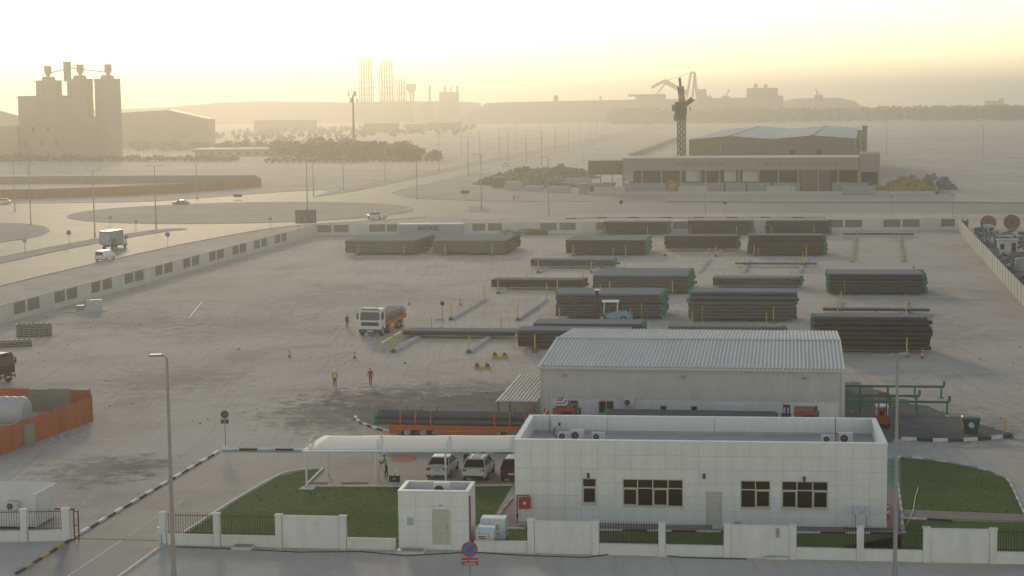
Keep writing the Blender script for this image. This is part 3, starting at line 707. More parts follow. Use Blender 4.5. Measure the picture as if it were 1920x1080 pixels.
# hoarding board at the wall corner
o = thing('billboard', 'dark roadside billboard seen from behind at the left wall corner', 'billboard', G(574,436), R(8))
MB().box(-2.3,-.1,2.0,2.3,.0,5.0).build('board', mat('board_back', (.16,.14,.12), .8, var=.2), o)
for x in (-1.6,0,1.6): MB().bar((x,-.16,0),(x,-.16,4.9),.12,.12).build('post', GREYM, o); MB().bar((x-.9,-.2,4.6),(x+.3,-.24,2.2),.1,.08).build('brace', KSTONE, o)

# ---------------------------------------------------------------- pipe stacks
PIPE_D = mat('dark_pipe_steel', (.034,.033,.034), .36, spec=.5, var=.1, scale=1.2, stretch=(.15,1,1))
PIPE_G = mat('grey_pipe_steel', (.085,.082,.08), .36, spec=.5, var=.1, scale=1.2, stretch=(.15,1,1))
PIPE_R = mat('weathered_pipe_steel', (.16,.135,.105), .45, spec=.5, var=.15, scale=1.2, stretch=(.15,1,1))
PROT_R = mat('rusty_protector', (.12,.06,.045), .7, var=.2)
PROT = mat('green_protector', (.02,.22,.11), .55, var=.3, scale=6)
PIPE_T = mat('lit_pipe_top', (.38,.36,.335), .7, var=.08, scale=1.2, stretch=(.15,1,1))  # paler copy of the pipe steel: light on the stack tops put into the colour
TIMBER = mat('timber_bearer', (.26,.20,.13), .85, var=.2)
pcache = {}
def pipe_mesh(L, r, m, n=8):
    k = (round(L,1), r, m.name)
    if k not in pcache: pcache[k] = MB().tube((0,0,0),(L,0,0),r,r,n).mesh('pipe', m, True)
    return pcache[k]
def pipe_stack(label, x0, x1, yb, tiers, m=PIPE_D, r=.17, ends='r', inner_m=None, prot=PROT, z0=.35, loose=0.1, bearers=True):
    """tiers: list of (layers, rows deep, set back) from the ground up; the front row and top front pipes are single parts"""
    P0, P1 = G(x0, yb), G(x1, yb); L = (P1-P0).length
    s = thing('pipe_stack', label, 'pipe stack', P0, SA, 'stacks of steel pipe in the yard')
    inner = MB(); pr = MB(); z = z0; br = MB(); tops = MB()
    for ti, (layers, rows, back) in enumerate(tiers):
        if bearers:
            for bx in (.18*L, .5*L, .8*L): br.box(bx-.06, back, z-.1, bx+.06, back+rows*2*r, z)
        for l in range(layers):
            zc = z + r
            for q in range(rows):
                y = back + r + q*2.04*r 
                dx = random.uniform(-loose, loose) + (random.uniform(-.5,.5) if random.random() < .08 and q else 0); LL = L + random.uniform(-.2,.2)
                top = (ti == len(tiers)-1 and l == layers-1)
                if q == 0: link('pipe', pipe_mesh(round(LL*2)/2, r, m), s, (dx, y, zc))
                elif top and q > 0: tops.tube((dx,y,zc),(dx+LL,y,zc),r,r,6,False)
                elif q == rows-1 or q < 3 or l == layers-1: inner.tube((dx,y,zc),(dx+LL,y,zc),r,r,6,False)
                for e, on in ((0, 'l' in ends), (1, 'r' in ends)):
                    if on:
                        xx = dx + (LL if e else 0); sg = 1 if e else -1
                        pr.tube((xx-sg*.22,y,zc),(xx+sg*.06,y,zc),r*1.12,r*1.08,7)
            z += 2*r*.97
        z += .12
    MB().m(0) ; o = inner.build('inner_pipes', inner_m or m, s, True); o['kind'] = 'stuff'
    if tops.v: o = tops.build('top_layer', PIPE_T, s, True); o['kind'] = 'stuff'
    if pr.v: o = pr.build('end_protectors', prot, s); o['kind'] = 'stuff'
    if bearers: o = br.build('bearers', TIMBER, s); o['kind'] = 'stuff'
    core = MB()                                         # the unseen middle of the pile
    z = z0
    for ti, (layers, rows, back) in enumerate(tiers):
        h = layers*2*r*.97
        if rows > 4 and layers > 2: core.box(.9, back+2*r*2.5, z, L-.9, back+rows*2.04*r-2*r, z+h-3*r)
        z += h + .12
    if core.v: o = core.build('inner_core', PIPE_D, s); o['kind'] = 'stuff'
    return s
post_me = MB().bar((0,0,.0),(0,0,2.05),.13,.13).mesh('stanchion', YEL); foot_me = MB().loft([[(-.3,-.3,0),(.3,-.3,0),(.3,.3,0),(-.3,.3,0)],[(-.26,-.26,.22),(.26,-.26,.22),(.26,.26,.22),(-.26,.26,.22)],[(-.1,-.1,.4),(.1,-.1,.4),(.1,.1,.4),(-.1,.1,.4)]]).mesh('foot', GREEN)
post_short = MB().bar((0,0,.0),(0,0,1.5),.13,.13).mesh('stanchion', YEL)
def rack(label, posts, sleepers=(), sm=None, foot=True, back=()):
    "sleepers: ((x,y),(x,y)) ground lines; posts: foot points of yellow stanchions"
    o = thing('pipe_rack', label, 'pipe rack', G(*posts[0]), SA, 'sleeper racks with yellow stanchions')
    for p in posts:
        s = link('stanchion', post_me, o, local(o.location, G(*p)))
        if foot: link('foot', foot_me, s)
    for p in back: link('stanchion', post_short, o, local(o.location, G(*p)))
    for a, b in sleepers:
        A, B = local(o.location, G(*a)), local(o.location, G(*b)); d = (B-A); Ls = d.length; n = max(2, int(Ls/1.6))
        sl = MB().bar(A+Vector((0,0,.16)), B+Vector((0,0,.16)), .5, .32).build('sleeper', sm or CONC, o)
        dn = d.normalized()
        for i in range(n):
            c = A + d*((i+.5)/n); MB().bar(c-dn*.35+Vector((0,0,.34)), c+dn*.35+Vector((0,0,.34)), .34, .06).build('cap_pad', KSTONE, sl)
    return o
ST = [
 ('light brown pipe stack with deep flat top at far left of the yard', 648,782,478,[(7,46,0)],PIPE_R,.17,'r',PIPE_G,mat('old_protector',(.10,.12,.07),.7,var=.3)),
 ('light brown pipe stack beside the container, right of the leftmost stack', 812,950,478,[(7,46,0)],PIPE_R,.17,'r',PIPE_G,_m['old_protector']),
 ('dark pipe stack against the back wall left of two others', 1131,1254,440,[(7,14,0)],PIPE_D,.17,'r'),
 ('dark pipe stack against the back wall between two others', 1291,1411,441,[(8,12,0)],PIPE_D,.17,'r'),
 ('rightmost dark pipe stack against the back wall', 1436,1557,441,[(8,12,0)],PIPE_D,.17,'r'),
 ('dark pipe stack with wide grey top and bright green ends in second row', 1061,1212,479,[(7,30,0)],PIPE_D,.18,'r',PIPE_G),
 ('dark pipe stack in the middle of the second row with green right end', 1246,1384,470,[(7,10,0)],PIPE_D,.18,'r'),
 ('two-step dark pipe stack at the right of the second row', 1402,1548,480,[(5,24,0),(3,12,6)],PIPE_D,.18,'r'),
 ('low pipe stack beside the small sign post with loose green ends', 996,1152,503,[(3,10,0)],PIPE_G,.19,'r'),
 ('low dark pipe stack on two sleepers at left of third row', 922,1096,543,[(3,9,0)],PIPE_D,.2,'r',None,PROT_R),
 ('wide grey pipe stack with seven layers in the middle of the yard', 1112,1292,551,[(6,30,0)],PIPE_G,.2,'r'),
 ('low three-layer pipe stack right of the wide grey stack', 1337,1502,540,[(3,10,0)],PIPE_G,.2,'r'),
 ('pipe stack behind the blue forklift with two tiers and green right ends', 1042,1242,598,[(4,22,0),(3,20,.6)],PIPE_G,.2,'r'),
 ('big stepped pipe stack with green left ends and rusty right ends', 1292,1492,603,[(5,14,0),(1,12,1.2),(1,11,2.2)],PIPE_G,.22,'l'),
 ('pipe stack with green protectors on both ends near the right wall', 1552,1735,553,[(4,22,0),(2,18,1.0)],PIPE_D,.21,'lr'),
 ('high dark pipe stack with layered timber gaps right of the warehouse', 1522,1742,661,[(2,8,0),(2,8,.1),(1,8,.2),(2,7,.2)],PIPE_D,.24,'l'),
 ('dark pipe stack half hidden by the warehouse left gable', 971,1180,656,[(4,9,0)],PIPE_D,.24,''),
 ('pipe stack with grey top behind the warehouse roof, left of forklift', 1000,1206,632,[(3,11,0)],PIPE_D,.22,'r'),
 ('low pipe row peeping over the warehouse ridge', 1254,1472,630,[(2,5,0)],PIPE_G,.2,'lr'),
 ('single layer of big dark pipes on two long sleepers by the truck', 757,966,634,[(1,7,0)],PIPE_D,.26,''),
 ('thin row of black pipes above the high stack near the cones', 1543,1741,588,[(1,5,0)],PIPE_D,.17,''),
 ('thin pipe row on short sleepers in the right middle yard', 1379,1532,500,[(1,4,0)],PIPE_G,.16,''),
 ('single thin pipe row on yellow sleepers near the back wall', 1581,1711,444,[(1,5,0)],PIPE_D,.17,''),
]
for a in ST:
    lab, x0, x1, yb, tiers, m_, r_, ends = a[:8]
    pipe_stack(lab, x0, x1, yb, tiers, m_, r_, ends, a[8] if len(a) > 8 else None, a[9] if len(a) > 9 else PROT)
rack('yellow stanchions before the leftmost light brown pipe stack', [(672,479),(758,479)])
rack('yellow stanchions before the light brown stack next to the container', [(835,479),(923,479)])
rack('yellow stanchions before the left stack at the back wall', [(1134,441),(1214,441)], foot=False)
rack('yellow stanchions before the middle stack at the back wall', [(1295,442),(1381,442)], foot=False)
rack('yellow stanchions before the right stack at the back wall', [(1446,442),(1526,442)], foot=False)
rack('yellow stanchions of the green ended stack in the second row', [(1075,480),(1173,480)], back=[(1150,479.5)])
rack('yellow stanchions and sleeper of the middle stack in the second row', [(1247,480),(1342,481)], [((1342,481),(1357,468)),((1310,512),(1330,486))], back=[(1232,492),(1329,480)])
rack('yellow stanchions of the two-step stack in the second row', [(1414,481),(1512,481)], back=[(1505,490),(1422,481)])
rack('sleepers with green feet under the low stack by the small sign', [(1009,512),(1109,512)], [((1009,512),(1027,503)),((1109,512),(1125,501))], back=[(987,520),(1093,520)])
rack('sleepers under the low dark stack at left of third row', [(934,551),(1045,551)], [((934,551),(951,542)),((1045,551),(1060,541))], back=[(908,552),(1025,550)])
rack('yellow stanchions before the wide grey stack', [(1143,553),(1261,553)], back=[(1126,551),(1246,551)])
rack('yellow stanchions before the low three-layer stack', [(1359,534),(1484,534)], back=[(1346,534),(1478,534)])
rack('yellow stanchions before the stack behind the forklift', [(1075,597),(1203,599)], back=[(1049,599),(1182,601)])
rack('yellow stanchions before the big stepped stack', [(1317,603),(1450,605)], back=[(1298,606),(1437,608)])
rack('yellow stanchions before the stack near the right wall', [(1583,553),(1699,553)], [((1570,582),(1576,566)),((1699,592),(1698,570))], back=[(1577,566)])
rack('yellow stanchion before the high stack right of the warehouse', [(1700,668)])
rack('tall yellow stanchion before the stack half hidden by the warehouse', [(1003,661)])
rack('empty pair of long concrete sleepers between truck and third row', [(846,600),(971,601)], [((846,600),(910,562)),((971,601),(1025,562))], back=[(908,560),(1025,558)])
rack('two long concrete sleepers with green feet under the single pipe layer', [(738,661),(879,662)], [((738,661),(792,630)),((879,662),(922,632))], back=[(809,616),(940,614)])
rack('two yellow capped sleeper lines near the right end of back wall', [(1602,490),(1692,492)], [((1598,492),(1604,446)),((1693,492),(1686,446))], mat('yellowed_concrete', (.52,.43,.24), .8, var=.3, scale=1.2), False, back=[(1606,444),(1686,444)])
rack('short sleepers under the thin pipe row in the right middle yard', [(1386,505),(1500,506)], [((1393,512),(1406,488)),((1498,512),(1512,488))], foot=False, back=[(1396,494),(1511,494)])
rack('low yellow posts under the thin black pipe row', [(1571,590),(1699,592)], foot=False)
# yellow rail barrier, lifting skids, small signs
o = thing('rail_barrier', 'low yellow steel barrier beside the white truck', 'barrier', G(716,662), SA)
A, B = local(o.location, G(716,660)), local(o.location, G(752,638))
bm_ = MB().bar(A+Vector((0,0,1.0)), B+Vector((0,0,1.0)), .16, .16).build('rail', mat('pale_yellow', (.66,.52,.16), .5, var=.15), o)
for t in (0,.5,1): c = A.lerp(B, t); MB().bar(c, c+Vector((0,0,.93)), .1, .1).bar(c+Vector((-.4,0,.05)), c+Vector((.4,0,.05)), .1, .1).build('leg', YEL, o)
for x, y, lab in ((937,671,'yellow lifting skid nearer the dark pipe stack'),(904,691,'yellow lifting skid standing alone on the sand')):
    o = thing('lifting_skid', lab, 'skid', G(x, y), SA)
    MB().box(-.85,-.35,0,.85,-.2,.22).box(-.85,.2,0,.85,.35,.22).build('runner', YEL, o)
    MB().box(-.8,-.199,.08,-.6,.199,.2).box(.6,-.199,.08,.8,.199,.2).build('crossbar', YEL, o)
    for s in (-.55,.55): MB().lathe([(.22,.22),(.26,.3),(.2,.5),(.08,.6)], (s,0), 8).build('saddle', mat('rust_orange', (.28,.12,.04), .8, var=.3), o)
def small_sign(label, p, h, w=.5, hh=.45, m=DARKM):
    o = thing('yard_sign', label, 'sign', G(*p), SA, 'small yard signs')
    MB().tube((0,0,0),(0,0,h),.05,.05,6).build('post', GREYM, o); MB().box(-w/2,-.05,h-hh,w/2,.0,h+.05).build('plate', m, o); MB().box(-.25,-.25,0,.25,.25,.08).build('base', CONC, o); return o
small_sign('dark square sign on a post between truck and empty sleepers', (830,602), 2.5)
small_sign('dark square sign on a post at left end of low pipe stack', (998,512), 2.2)
small_sign('small dark bin-like sign by the back wall', (1120,437), 1.9)
o = thing('bundle_pads', 'pair of short yellow timbers on the sand under the dark square sign', 'timber', G(823,600), SA)
for x in (-.35,.25): MB().bar((x,-.4,.08),(x+.25,.4,.08),.18,.16).build('timber', mat('pale_timber',(.5,.42,.2),.8), o)

# ---------------------------------------------------------------- scrap yard on the right
def cable_drum(label, p, r, rz, tilt=0):
    o = thing('cable_drum', label, 'cable drum', G(*p), rz, 'cable drums in the scrap yard')
    wood = mat('drum_wood', (.23,.10,.06), .8, var=.25, scale=2)
    for y in (-.55,.55):
        f = MB().tube((0,y-.06,r),(0,y+.06,r),r,r,24).build('flange', wood, o)
        MB().tube((0,y-.075 if y < 0 else y+.06,r),(0,y-.06 if y < 0 else y+.075,r),r*.24,r*.24,12).build('hub_plate', DARKM, f)
        for k in range(4): a = k*math.pi/4; MB().bar((math.cos(a)*r*.95,y+(-.08 if y<0 else .08),r+math.sin(a)*r*.95),(-math.cos(a)*r*.95,y+(-.08 if y<0 else .08),r-math.sin(a)*r*.95),.12,.03).build('batten', mat('drum_batten', (.28,.13,.08), .8, var=.2), f)
    MB().tube((0,-.49,r),(0,.49,r),r*.62,r*.62,16).build('core', mat('old_cable', (.16,.12,.09), .8, var=.3), o)
cable_drum('large reddish cable drum facing us, left of the other', (1853,432), 1.55, R(4)); cable_drum('large reddish cable drum at far right of the scrap yard', (1897,431), 1.6, R(-3)); cable_drum('smaller brown cable drum turned sideways behind the wall corner', (1809,430), 1.15, R(70))
o = thing('scrap_hut', 'small grey concrete hut with flat roof in the scrap yard', 'hut', G(1888,476), SA)
MB().box(-1.6,-1.3,0,1.6,1.3,2.5).build('wall', CONC, o); MB().box(-1.9,-1.6,2.5,1.9,1.6,2.65).build('roof', mat('hut_roof', (.45,.42,.37), .8), o); MB().box(-1.3,-1.32,.9,-.6,-1.295,1.9).build('window', GLASS, o); MB().box(.6,-1.32,0,1.4,-1.295,2.1).build('door', DARKM, o)
o = thing('steel_tank', 'upright grey steel cylinder at the right edge of the scrap yard', 'tank', G(1915,520), SA)
MB().lathe([(1.0,0),(1.0,2.8),(.9,3.0),(.3,3.1)], n=18).build('shell', GREYM, o, True); MB().lathe([(1.03,.9),(1.03,1.0)], n=18).build('band', DARKM, o)
o = thing('white_crate', 'tipped white box beside the cable drums', 'crate', G(1853,438), R(25))
MB().extx([(-.9,0),(.9,.3),(.7,1.9),(-1.0,1.6)], -.9, .9).build('body', mat('dirty_white', (.5,.46,.4), .7, var=.2), o); MB().box(-.6,-1.05,.5,.5,-.9,1.3).build('panel', DARKM, o)
sm_ = MB(); random.seed(3)
poly = [(1800,440),(1850,440),(1925,445),(1925,540),(1900,520),(1850,478)]
junkm = [mat('junk_grey', (.17,.18,.19), .6, metal=.2, var=.5, scale=2), mat('junk_blue', (.10,.13,.16), .6, var=.3), mat('junk_rust', (.2,.10,.06), .8, var=.4), mat('junk_white', (.5,.5,.48), .6, var=.2)]
A = G(1803,440); 
wa, wb_ = G(1796,433), G(1950,610); wd = (wb_-wa).normalized(); wn_ = Vector((-wd.y, wd.x, 0))
for i in range(520):
    t = random.random()*150; s = 1.0+random.random()**1.3*24
    c = wa + wd*t + wn_*s*(1 if wn_.x > 0 else -1)
    if c.y > 362: continue
    sm_.m(random.choices((0,1,2,3),(6,4,2,.7))[0])
    a = random.random()*6.28; e = random.uniform(.3,1.6); h = random.uniform(.15,1.0)*(1 if random.random() < .8 else 1.7)
    u = Vector((math.cos(a), math.sin(a), random.uniform(-.3,.3)))
    if random.random() < .45: sm_.tube(c+Vector((0,0,.2))-u*e, c+Vector((0,0,.3+h*.6))+u*e, .1+.2*random.random(), n=6)
    else: sm_.bar(c+Vector((0,0,h*.5))-u*e*.7, c+Vector((0,0,h*.6))+u*e*.7, random.uniform(.3,1.5), h)
tag(sm_.build('scrap_heap', junkm), 'mixed grey and blue metal scrap piled behind the precast wall', 'scrap', kind='stuff')
random.seed(11)
# ---------------------------------------------------------------- freight container and timber pile
o = thing('freight_container', 'long pale grey freight container with dark lettering behind the brown pipe stacks', 'container', G(748,446), R(-3))
CONT = mat('container_grey', (.36,.37,.38), .55, var=.08, scale=.5)
cb = MB(); prof = []
LC = 13.6
for i in range(48):
    a = LC*i/48; p = LC/48; prof += [(a,0),(a+p*.35,0),(a+p*.5,.05),(a+p*.85,.05)]
prof.append((LC,0)); m_ = len(prof)
cb.add([(x,y,.3) for x,y in prof]+[(x,y,2.75) for x,y in prof], [(i,i+1,m_+i+1,m_+i) for i in range(m_-1)])
cb.build('side_sheet', CONT, o)
MB().box(0,.06,.15,LC,2.44,2.8).build('box', CONT, o); MB().box(-.05,-.03,2.75,LC+.05,2.5,2.92).build('roof_rail', WHITE, o); MB().box(-.03,-.03,.0,LC+.03,.05,.29).build('bottom_rail', CONT, o)
def lettering(name, s, parent, loc, size, m, rot=(math.pi/2,0,0), ext=.004, bold=.02, align='LEFT'):
    c = bpy.data.curves.new(name, 'FONT'); c.body = s; c.size = size; c.extrude = ext; c.offset = bold; c.align_x = align
    t0 = bpy.data.objects.new(name, c); COL.objects.link(t0); c.materials.append(m)
    bpy.context.view_layer.update(); dg = bpy.context.evaluated_depsgraph_get()
    me = bpy.data.meshes.new_from_object(t0.evaluated_get(dg)); bpy.data.objects.remove(t0)
    t = bpy.data.objects.new(name, me); COL.objects.link(t); t.parent = parent; t.location = loc; t.rotation_euler = rot; return t
lettering('lettering', 'MAERSK', o, (4.0,-.02,1.55), 1.25, mat('letter_ink', (.03,.05,.08), .6, var=0), bold=.03)
for i, (x, y, s, lab) in enumerate(((905,436,1.0,'tan heap of broken timber right of the container'),(960,438,1.0,'brown pile of timber and pallets near the back wall'),(1005,440,.8,'dark heap of pallets with a blue drum at pile end'))):
    o = thing('timber_heap', lab, 'timber heap', G(x, y), SA, 'timber heaps by the back wall'); b = MB()
    for k in range(60):
        c = Vector((random.uniform(-2.8,2.8)*s, random.uniform(-1.6,1.6), random.uniform(.1,1.2)*(1-.2*random.random()))); a = random.gauss(0,.6)
        u = Vector((math.cos(a), math.sin(a), random.uniform(-.25,.25)))*random.uniform(.5,1.6); b.m(random.choice((0,0,1))).bar(c-u, c+u, random.uniform(.12,.35), .12)
    h = b.build('timbers', [mat('tan_wood',(.34,.22,.10),.85,var=.3), mat('brown_wood',(.17,.10,.05),.85,var=.3)], o); h['kind'] = 'stuff'
    if i == 2: MB().lathe([(.3,0),(.3,.9),(.28,.92)], (2.4,-.6), 12).build('drum', BLUE, o)

# ---------------------------------------------------------------- left yard clutter
o = thing('hoarding', 'orange corrugated hoarding around the white tank at left edge', 'hoarding', G(175,787), 0)
OR = mat('hoarding_orange', (.52,.145,.05), .7, var=.18, scale=1.5, stretch=(3,3,.3)); GR_ = mat('hoarding_grey', (.30,.27,.22), .7, var=.15)
def hoard(a, b, h, cols, cut=None):
    A, B = G(*a)-o.location, G(*b)-o.location; d = B-A; n = max(2, int(d.length/2.0)); ang = math.atan2(d.y, d.x); L = d.length/n
    for i in range(n):
        mm = cols[i % len(cols)]; prof = []
        for k in range(10): p = L/10; prof += [(k*p,0),(k*p+p*.4,0),(k*p+p*.5,.05),(k*p+p*.9,.05)]
        prof.append((L,0)); m_ = len(prof); z1 = h+random.uniform(-.06,.06)
        b_ = MB().add([(x,y,0) for x,y in prof]+[(x,y,z1) for x,y in prof], [(j,j+1,m_+j+1,m_+j) for j in range(m_-1)])
        b_.build('hoarding_sheet', mm, o, loc=A+d*(i/n), rz=ang)
    pm = MB()
    for i in range(n+1): c = A+d*(i/n); MB().bar(c+Vector((0,.08,0)), c+Vector((0,.08,h+.1)), .07, .07).build('post', GREYM, o)
hoard((-20,862),(173,790),2.2,[OR,OR,OR]); hoard((173,790),(170,775),2.2,[OR]); hoard((170,775),(-20,771),2.2,[OR,GR_,GR_,OR,OR,OR])
o2 = thing('water_tank', 'white ribbed horizontal tank inside the orange hoarding', 'tank', G(8,800), SA)
tk = MB(); rings = []
for k in range(22):
    x = -3.2+5.4*k/21; r = 1.25*(1 if 0 < k < 21 else .86) + (.05 if k % 3 == 1 else 0)
    rings.append([(x, r*math.cos(2*math.pi*i/20), 1.45+r*math.sin(2*math.pi*i/20)) for i in range(20)])
tk.loft(rings).build('shell', mat('tank_white', (.55,.53,.49), .6, var=.06), o2, True)
for x in (-2.2,1.4): MB().box(x-.15,-1.0,0,x+.15,1.0,.6).build('cradle', CONC, o2)
o3 = tag(MB().box(-2.2,-.05,0,2.0,.05,1.9).build('grey_screen', GR_, None, loc=G(20,838), rz=R(8)), 'plain grey sheet screen before the white tank', 'screen')
def steel_cradles(label, p, L, n, rz):
    o = thing('cradle_stack', label, 'steel cradles', G(*p), rz, 'green steel cradles by the left wall')
    gm = mat('dull_green_steel', (.02,.065,.035), .65, var=.3)
    for i in range(n):
        for y in (-.9,.9): MB().bar((0,y,.15+i*.42),(L,y,.15+i*.42),.14,.16).build('long_bar', gm, o)
        b = MB(); m_ = int(L/.55)
        for k in range(m_+1): b.bar((k*L/m_,-1.0,.3+i*.42),(k*L/m_,1.0,.3+i*.42),.1,.1)
        x = b.build('cross_bars', gm, o)
steel_cradles('taller stack of green steel cradles by the left wall', (32,632), 4.2, 4, R(12)); steel_cradles('lower stack of green steel cradles at the left edge', (-25,652), 5.2, 2, R(14))
o = thing('pump_slab', 'white pump unit on a broken concrete slab near the left wall', 'pump', G(165,584), R(10))
MB().prism([(-3.3,-.4),(-1.2,-1.0),(1.2,-.9),(2.6,-.2),(2.4,.9),(-1,1.0)], 0, .22).build('slab', mat('slab_pale', (.50,.48,.44), .8, var=.15), o)
MB().rbox(-.2,-.3,.22,2.0,.7,1.6,.1).build('housing', mat('pump_white', (.56,.55,.50), .6, var=.1), o); MB().rbox(-1.6,-.4,.22,-.4,.4,.9,.08).build('motor', GREYM, o); MB().path([(-.4,0,.7),(-.1,0,.9),(.2,0,1.9),(1.0,0,1.9)], .1).build('pipework', KSTONE, o)
tag(stripe('white_pole', G(355,596), G(379,566), .16, .05, KWHITE), 'thin white pole lying on the sand in the open yard', 'pole', kind='thing')
# ---------------------------------------------------------------- vehicles
CARGL = mat('car_glass', (.02,.02,.022), .08, var=0, spec=.6)
LAMPR = mat('tail_lamp', (.35,.02,.02), .3, var=0); LAMPW = mat('head_lamp', (.75,.74,.7), .2, var=0)
BLACKP = mat('black_plastic', (.03,.03,.03), .6, var=.2)
PLATE = mat('number_plate', (.7,.7,.66), .5, var=.1)
def wheel(parent, x, y, r=.33, w=.22, name='wheel'):
    s = 1 if y > 0 else -1
    o = MB().tube((x,y-w/2,r),(x,y+w/2,r),r,r,18).build(name, TYRE, parent, True)
    MB().tube((x,y+s*w/2-s*.03,r),(x,y+s*(w/2+.012),r),r*.62,r*.55,12).build('rim', RIM, o)
    return o
CARS = {  # stations x: (z_bottom, z_belt, half width factor); glass: base rear, roof rear, roof front, base front
 'sedan': dict(L=4.7, W=1.8, H=1.45, st=[(0,.42,.72,.86),(.06,.24,.93,.97),(.2,.2,1.0,1.0),(.5,.2,.97,1.0),(.72,.2,.95,1.0),(.93,.22,.80,.95),(1,.36,.62,.8)], gl=(.13,.3,.56,.76)),
 'suv':   dict(L=4.6, W=1.86, H=1.66, st=[(0,.48,1.0,.9),(.04,.3,1.08,.98),(.2,.25,1.12,1.0),(.5,.25,1.08,1.0),(.72,.25,1.06,1.0),(.94,.28,.95,.95),(1,.45,.75,.82)], gl=(.03,.17,.58,.77)),
 'van':   dict(L=4.9, W=1.9, H=1.95, st=[(0,.45,1.05,.95),(.03,.3,1.15,1.0),(.2,.25,1.15,1.0),(.5,.25,1.15,1.0),(.78,.25,1.12,1.0),(.95,.28,.95,.95),(1,.42,.7,.84)], gl=(.01,.04,.68,.86)),
 'pickup':dict(L=5.3, W=1.85, H=1.78, st=[(0,.5,1.02,.96),(.02,.35,1.05,1.0),(.4,.3,1.05,1.0),(.41,.3,1.08,1.0),(.75,.3,1.06,1.0),(.95,.32,.98,.95),(1,.45,.75,.85)], gl=(.41,.44,.66,.78)),
}
def car(kind, label, loc, rz, paint, group='cars', win=True, rails=False, panel_van=False):
    c = CARS[kind]; L, W, H = c['L'], c['W'], c['H']
    o = thing('van' if kind == 'van' else 'pickup_truck' if kind == 'pickup' else 'parked_car' if 'parked' in label else 'car', label, 'van' if kind == 'van' else 'pickup' if kind == 'pickup' else 'car', loc, rz, group)
    rings = []
    for t, zb, zt, k in c['st']:
        x = -L/2+L*t; h = W/2*k
        rings.append([(x,-h*.88,zb),(x,-h,zb+.18),(x,-h*1.0,(zb+zt)/2+.08),(x,-h*.93,zt-.03),(x,-h*.8,zt),(x,0,zt+.035),(x,h*.8,zt),(x,h*.93,zt-.03),(x,h*1.0,(zb+zt)/2+.08),(x,h,zb+.18),(x,h*.88,zb)])
    body = MB().loft(rings).build('body', paint, o, True)
    a, b, d, e = [-L/2+L*t for t in c['gl']]
    zb = min(s[2] for s in c['st'] if c['gl'][0]-.05 < s[0] < c['gl'][3]+.05)-.02
    w0, w1 = W/2*.92, W/2*.72
    base = [(a,-w0,zb),(e,-w0,zb),(e,w0,zb),(a,w0,zb)]; top = [(b,-w1,H-.06),(d,-w1,H-.06),(d,w1,H-.06),(b,w1,H-.06)]
    gl = MB().loft([base, top]).build('windows', paint if panel_van else CARGL, o)
    pl = MB()
    for i in range(4): pl.bar(base[i], Vector(top[i])+Vector((0,0,.03)), .09, .07)
    if not panel_van:
        for s in (-1,1):
            for t in (.36,.64): pl.bar((a+(e-a)*t+.02,s*(w0+.004),zb),(b+(d-b)*t,s*(w1+.004),H-.04),.03,.06)
    pl.build('pillars', paint, gl)
    rf = MB().loft([[(b-.05,-w1-.03,H-.07),(d+.06,-w1-.03,H-.07),(d+.06,w1+.03,H-.07),(b-.05,w1+.03,H-.07)],[(b,-w1+.02,H-.02),(d,-w1+.02,H-.02),(d,w1-.02,H-.02),(b,w1-.02,H-.02)],[(b+.25,-w1*.6,H),(d-.25,-w1*.6,H),(d-.25,w1*.6,H),(b+.25,w1*.6,H)]]).build('roof', paint, o)
    if rails:
        for s in (-1,1): MB().bar((b+.1,s*w1*.9,H+.03),(d-.1,s*w1*.9,H+.03),.04,.05).build('roof_rail', GREYM, rf)
        for k in range(5): x = b+.25+k*(d-b-.5)/4; MB().bar((x,-w1*.55,H+.006),(x,w1*.55,H+.006),.05,.03).build('roof_rib', paint, rf)
    if panel_van:
        MB().box(a-.012,-w0*.8,zb+.1,a+.05,w0*.8,H-.25).build('rear_window', CARGL, o)
        MB().loft([[(e+.012,-w0*.9,zb+.05),(e+.012,w0*.9,zb+.05),(e-.06,w0*.9,zb+.05),(e-.06,-w0*.9,zb+.05)],[(d+.03,-w1*.9,H-.14),(d+.03,w1*.9,H-.14),(d-.06,w1*.9,H-.14),(d-.06,-w1*.9,H-.14)]]).build('windscreen', CARGL, o)
    if kind == 'pickup': MB().box(-L/2+.12,-W/2*.84,.75,-L/2+L*.39,W/2*.84,1.075).build('load_bed', BLACKP, o)
    zt0 = c['st'][1][2]; zt1 = c['st'][-2][2]
    for s in (-1,1):
        MB().rbox(-L/2-.0,s*W*.36-.17,zt0-.24,-L/2+.2,s*W*.36+.17,zt0-.08,.03).build('tail_light', LAMPR, o)
        MB().rbox(L/2-.22,s*W*.34-.18,zt1-.24,L/2+.0,s*W*.34+.18,zt1-.1,.03).build('headlight', LAMPW, o)
        MB().rbox(e-.35,s*(W/2+.07)-.09,zb+.02,e-.22,s*(W/2+.07)+.09,zb+.16,.02).build('mirror', paint, o)
        for x in (-L*.3, L*.31): wheel(o, x, s*(W/2-.1), .34 if kind != 'sedan' else .32)
    MB().box(-L/2-.03,-W*.4,.34,-L/2+.1,W*.4,.52).build('rear_bumper', paint if kind == 'sedan' else BLACKP, o)
    MB().box(L/2-.12,-W*.4,.34,L/2+.03,W*.4,.5).build('front_bumper', paint, o)
    MB().box(-L/2-.04,-.26,.62,-L/2+.05,.26,.74).build('number_plate', PLATE, o)
    return o
HD = SA + math.pi/2
silver = mat('silver_paint', (.60,.59,.57), .3, var=.03); carw = mat('car_white', (.82,.80,.75), .28, var=.03); maroon = mat('maroon_paint', (.12,.012,.015), .3, var=.05)
car('sedan', 'silver white saloon parked leftmost under the carport', G(819,899)+EY*2.35, HD, carw, 'cars under the carport')
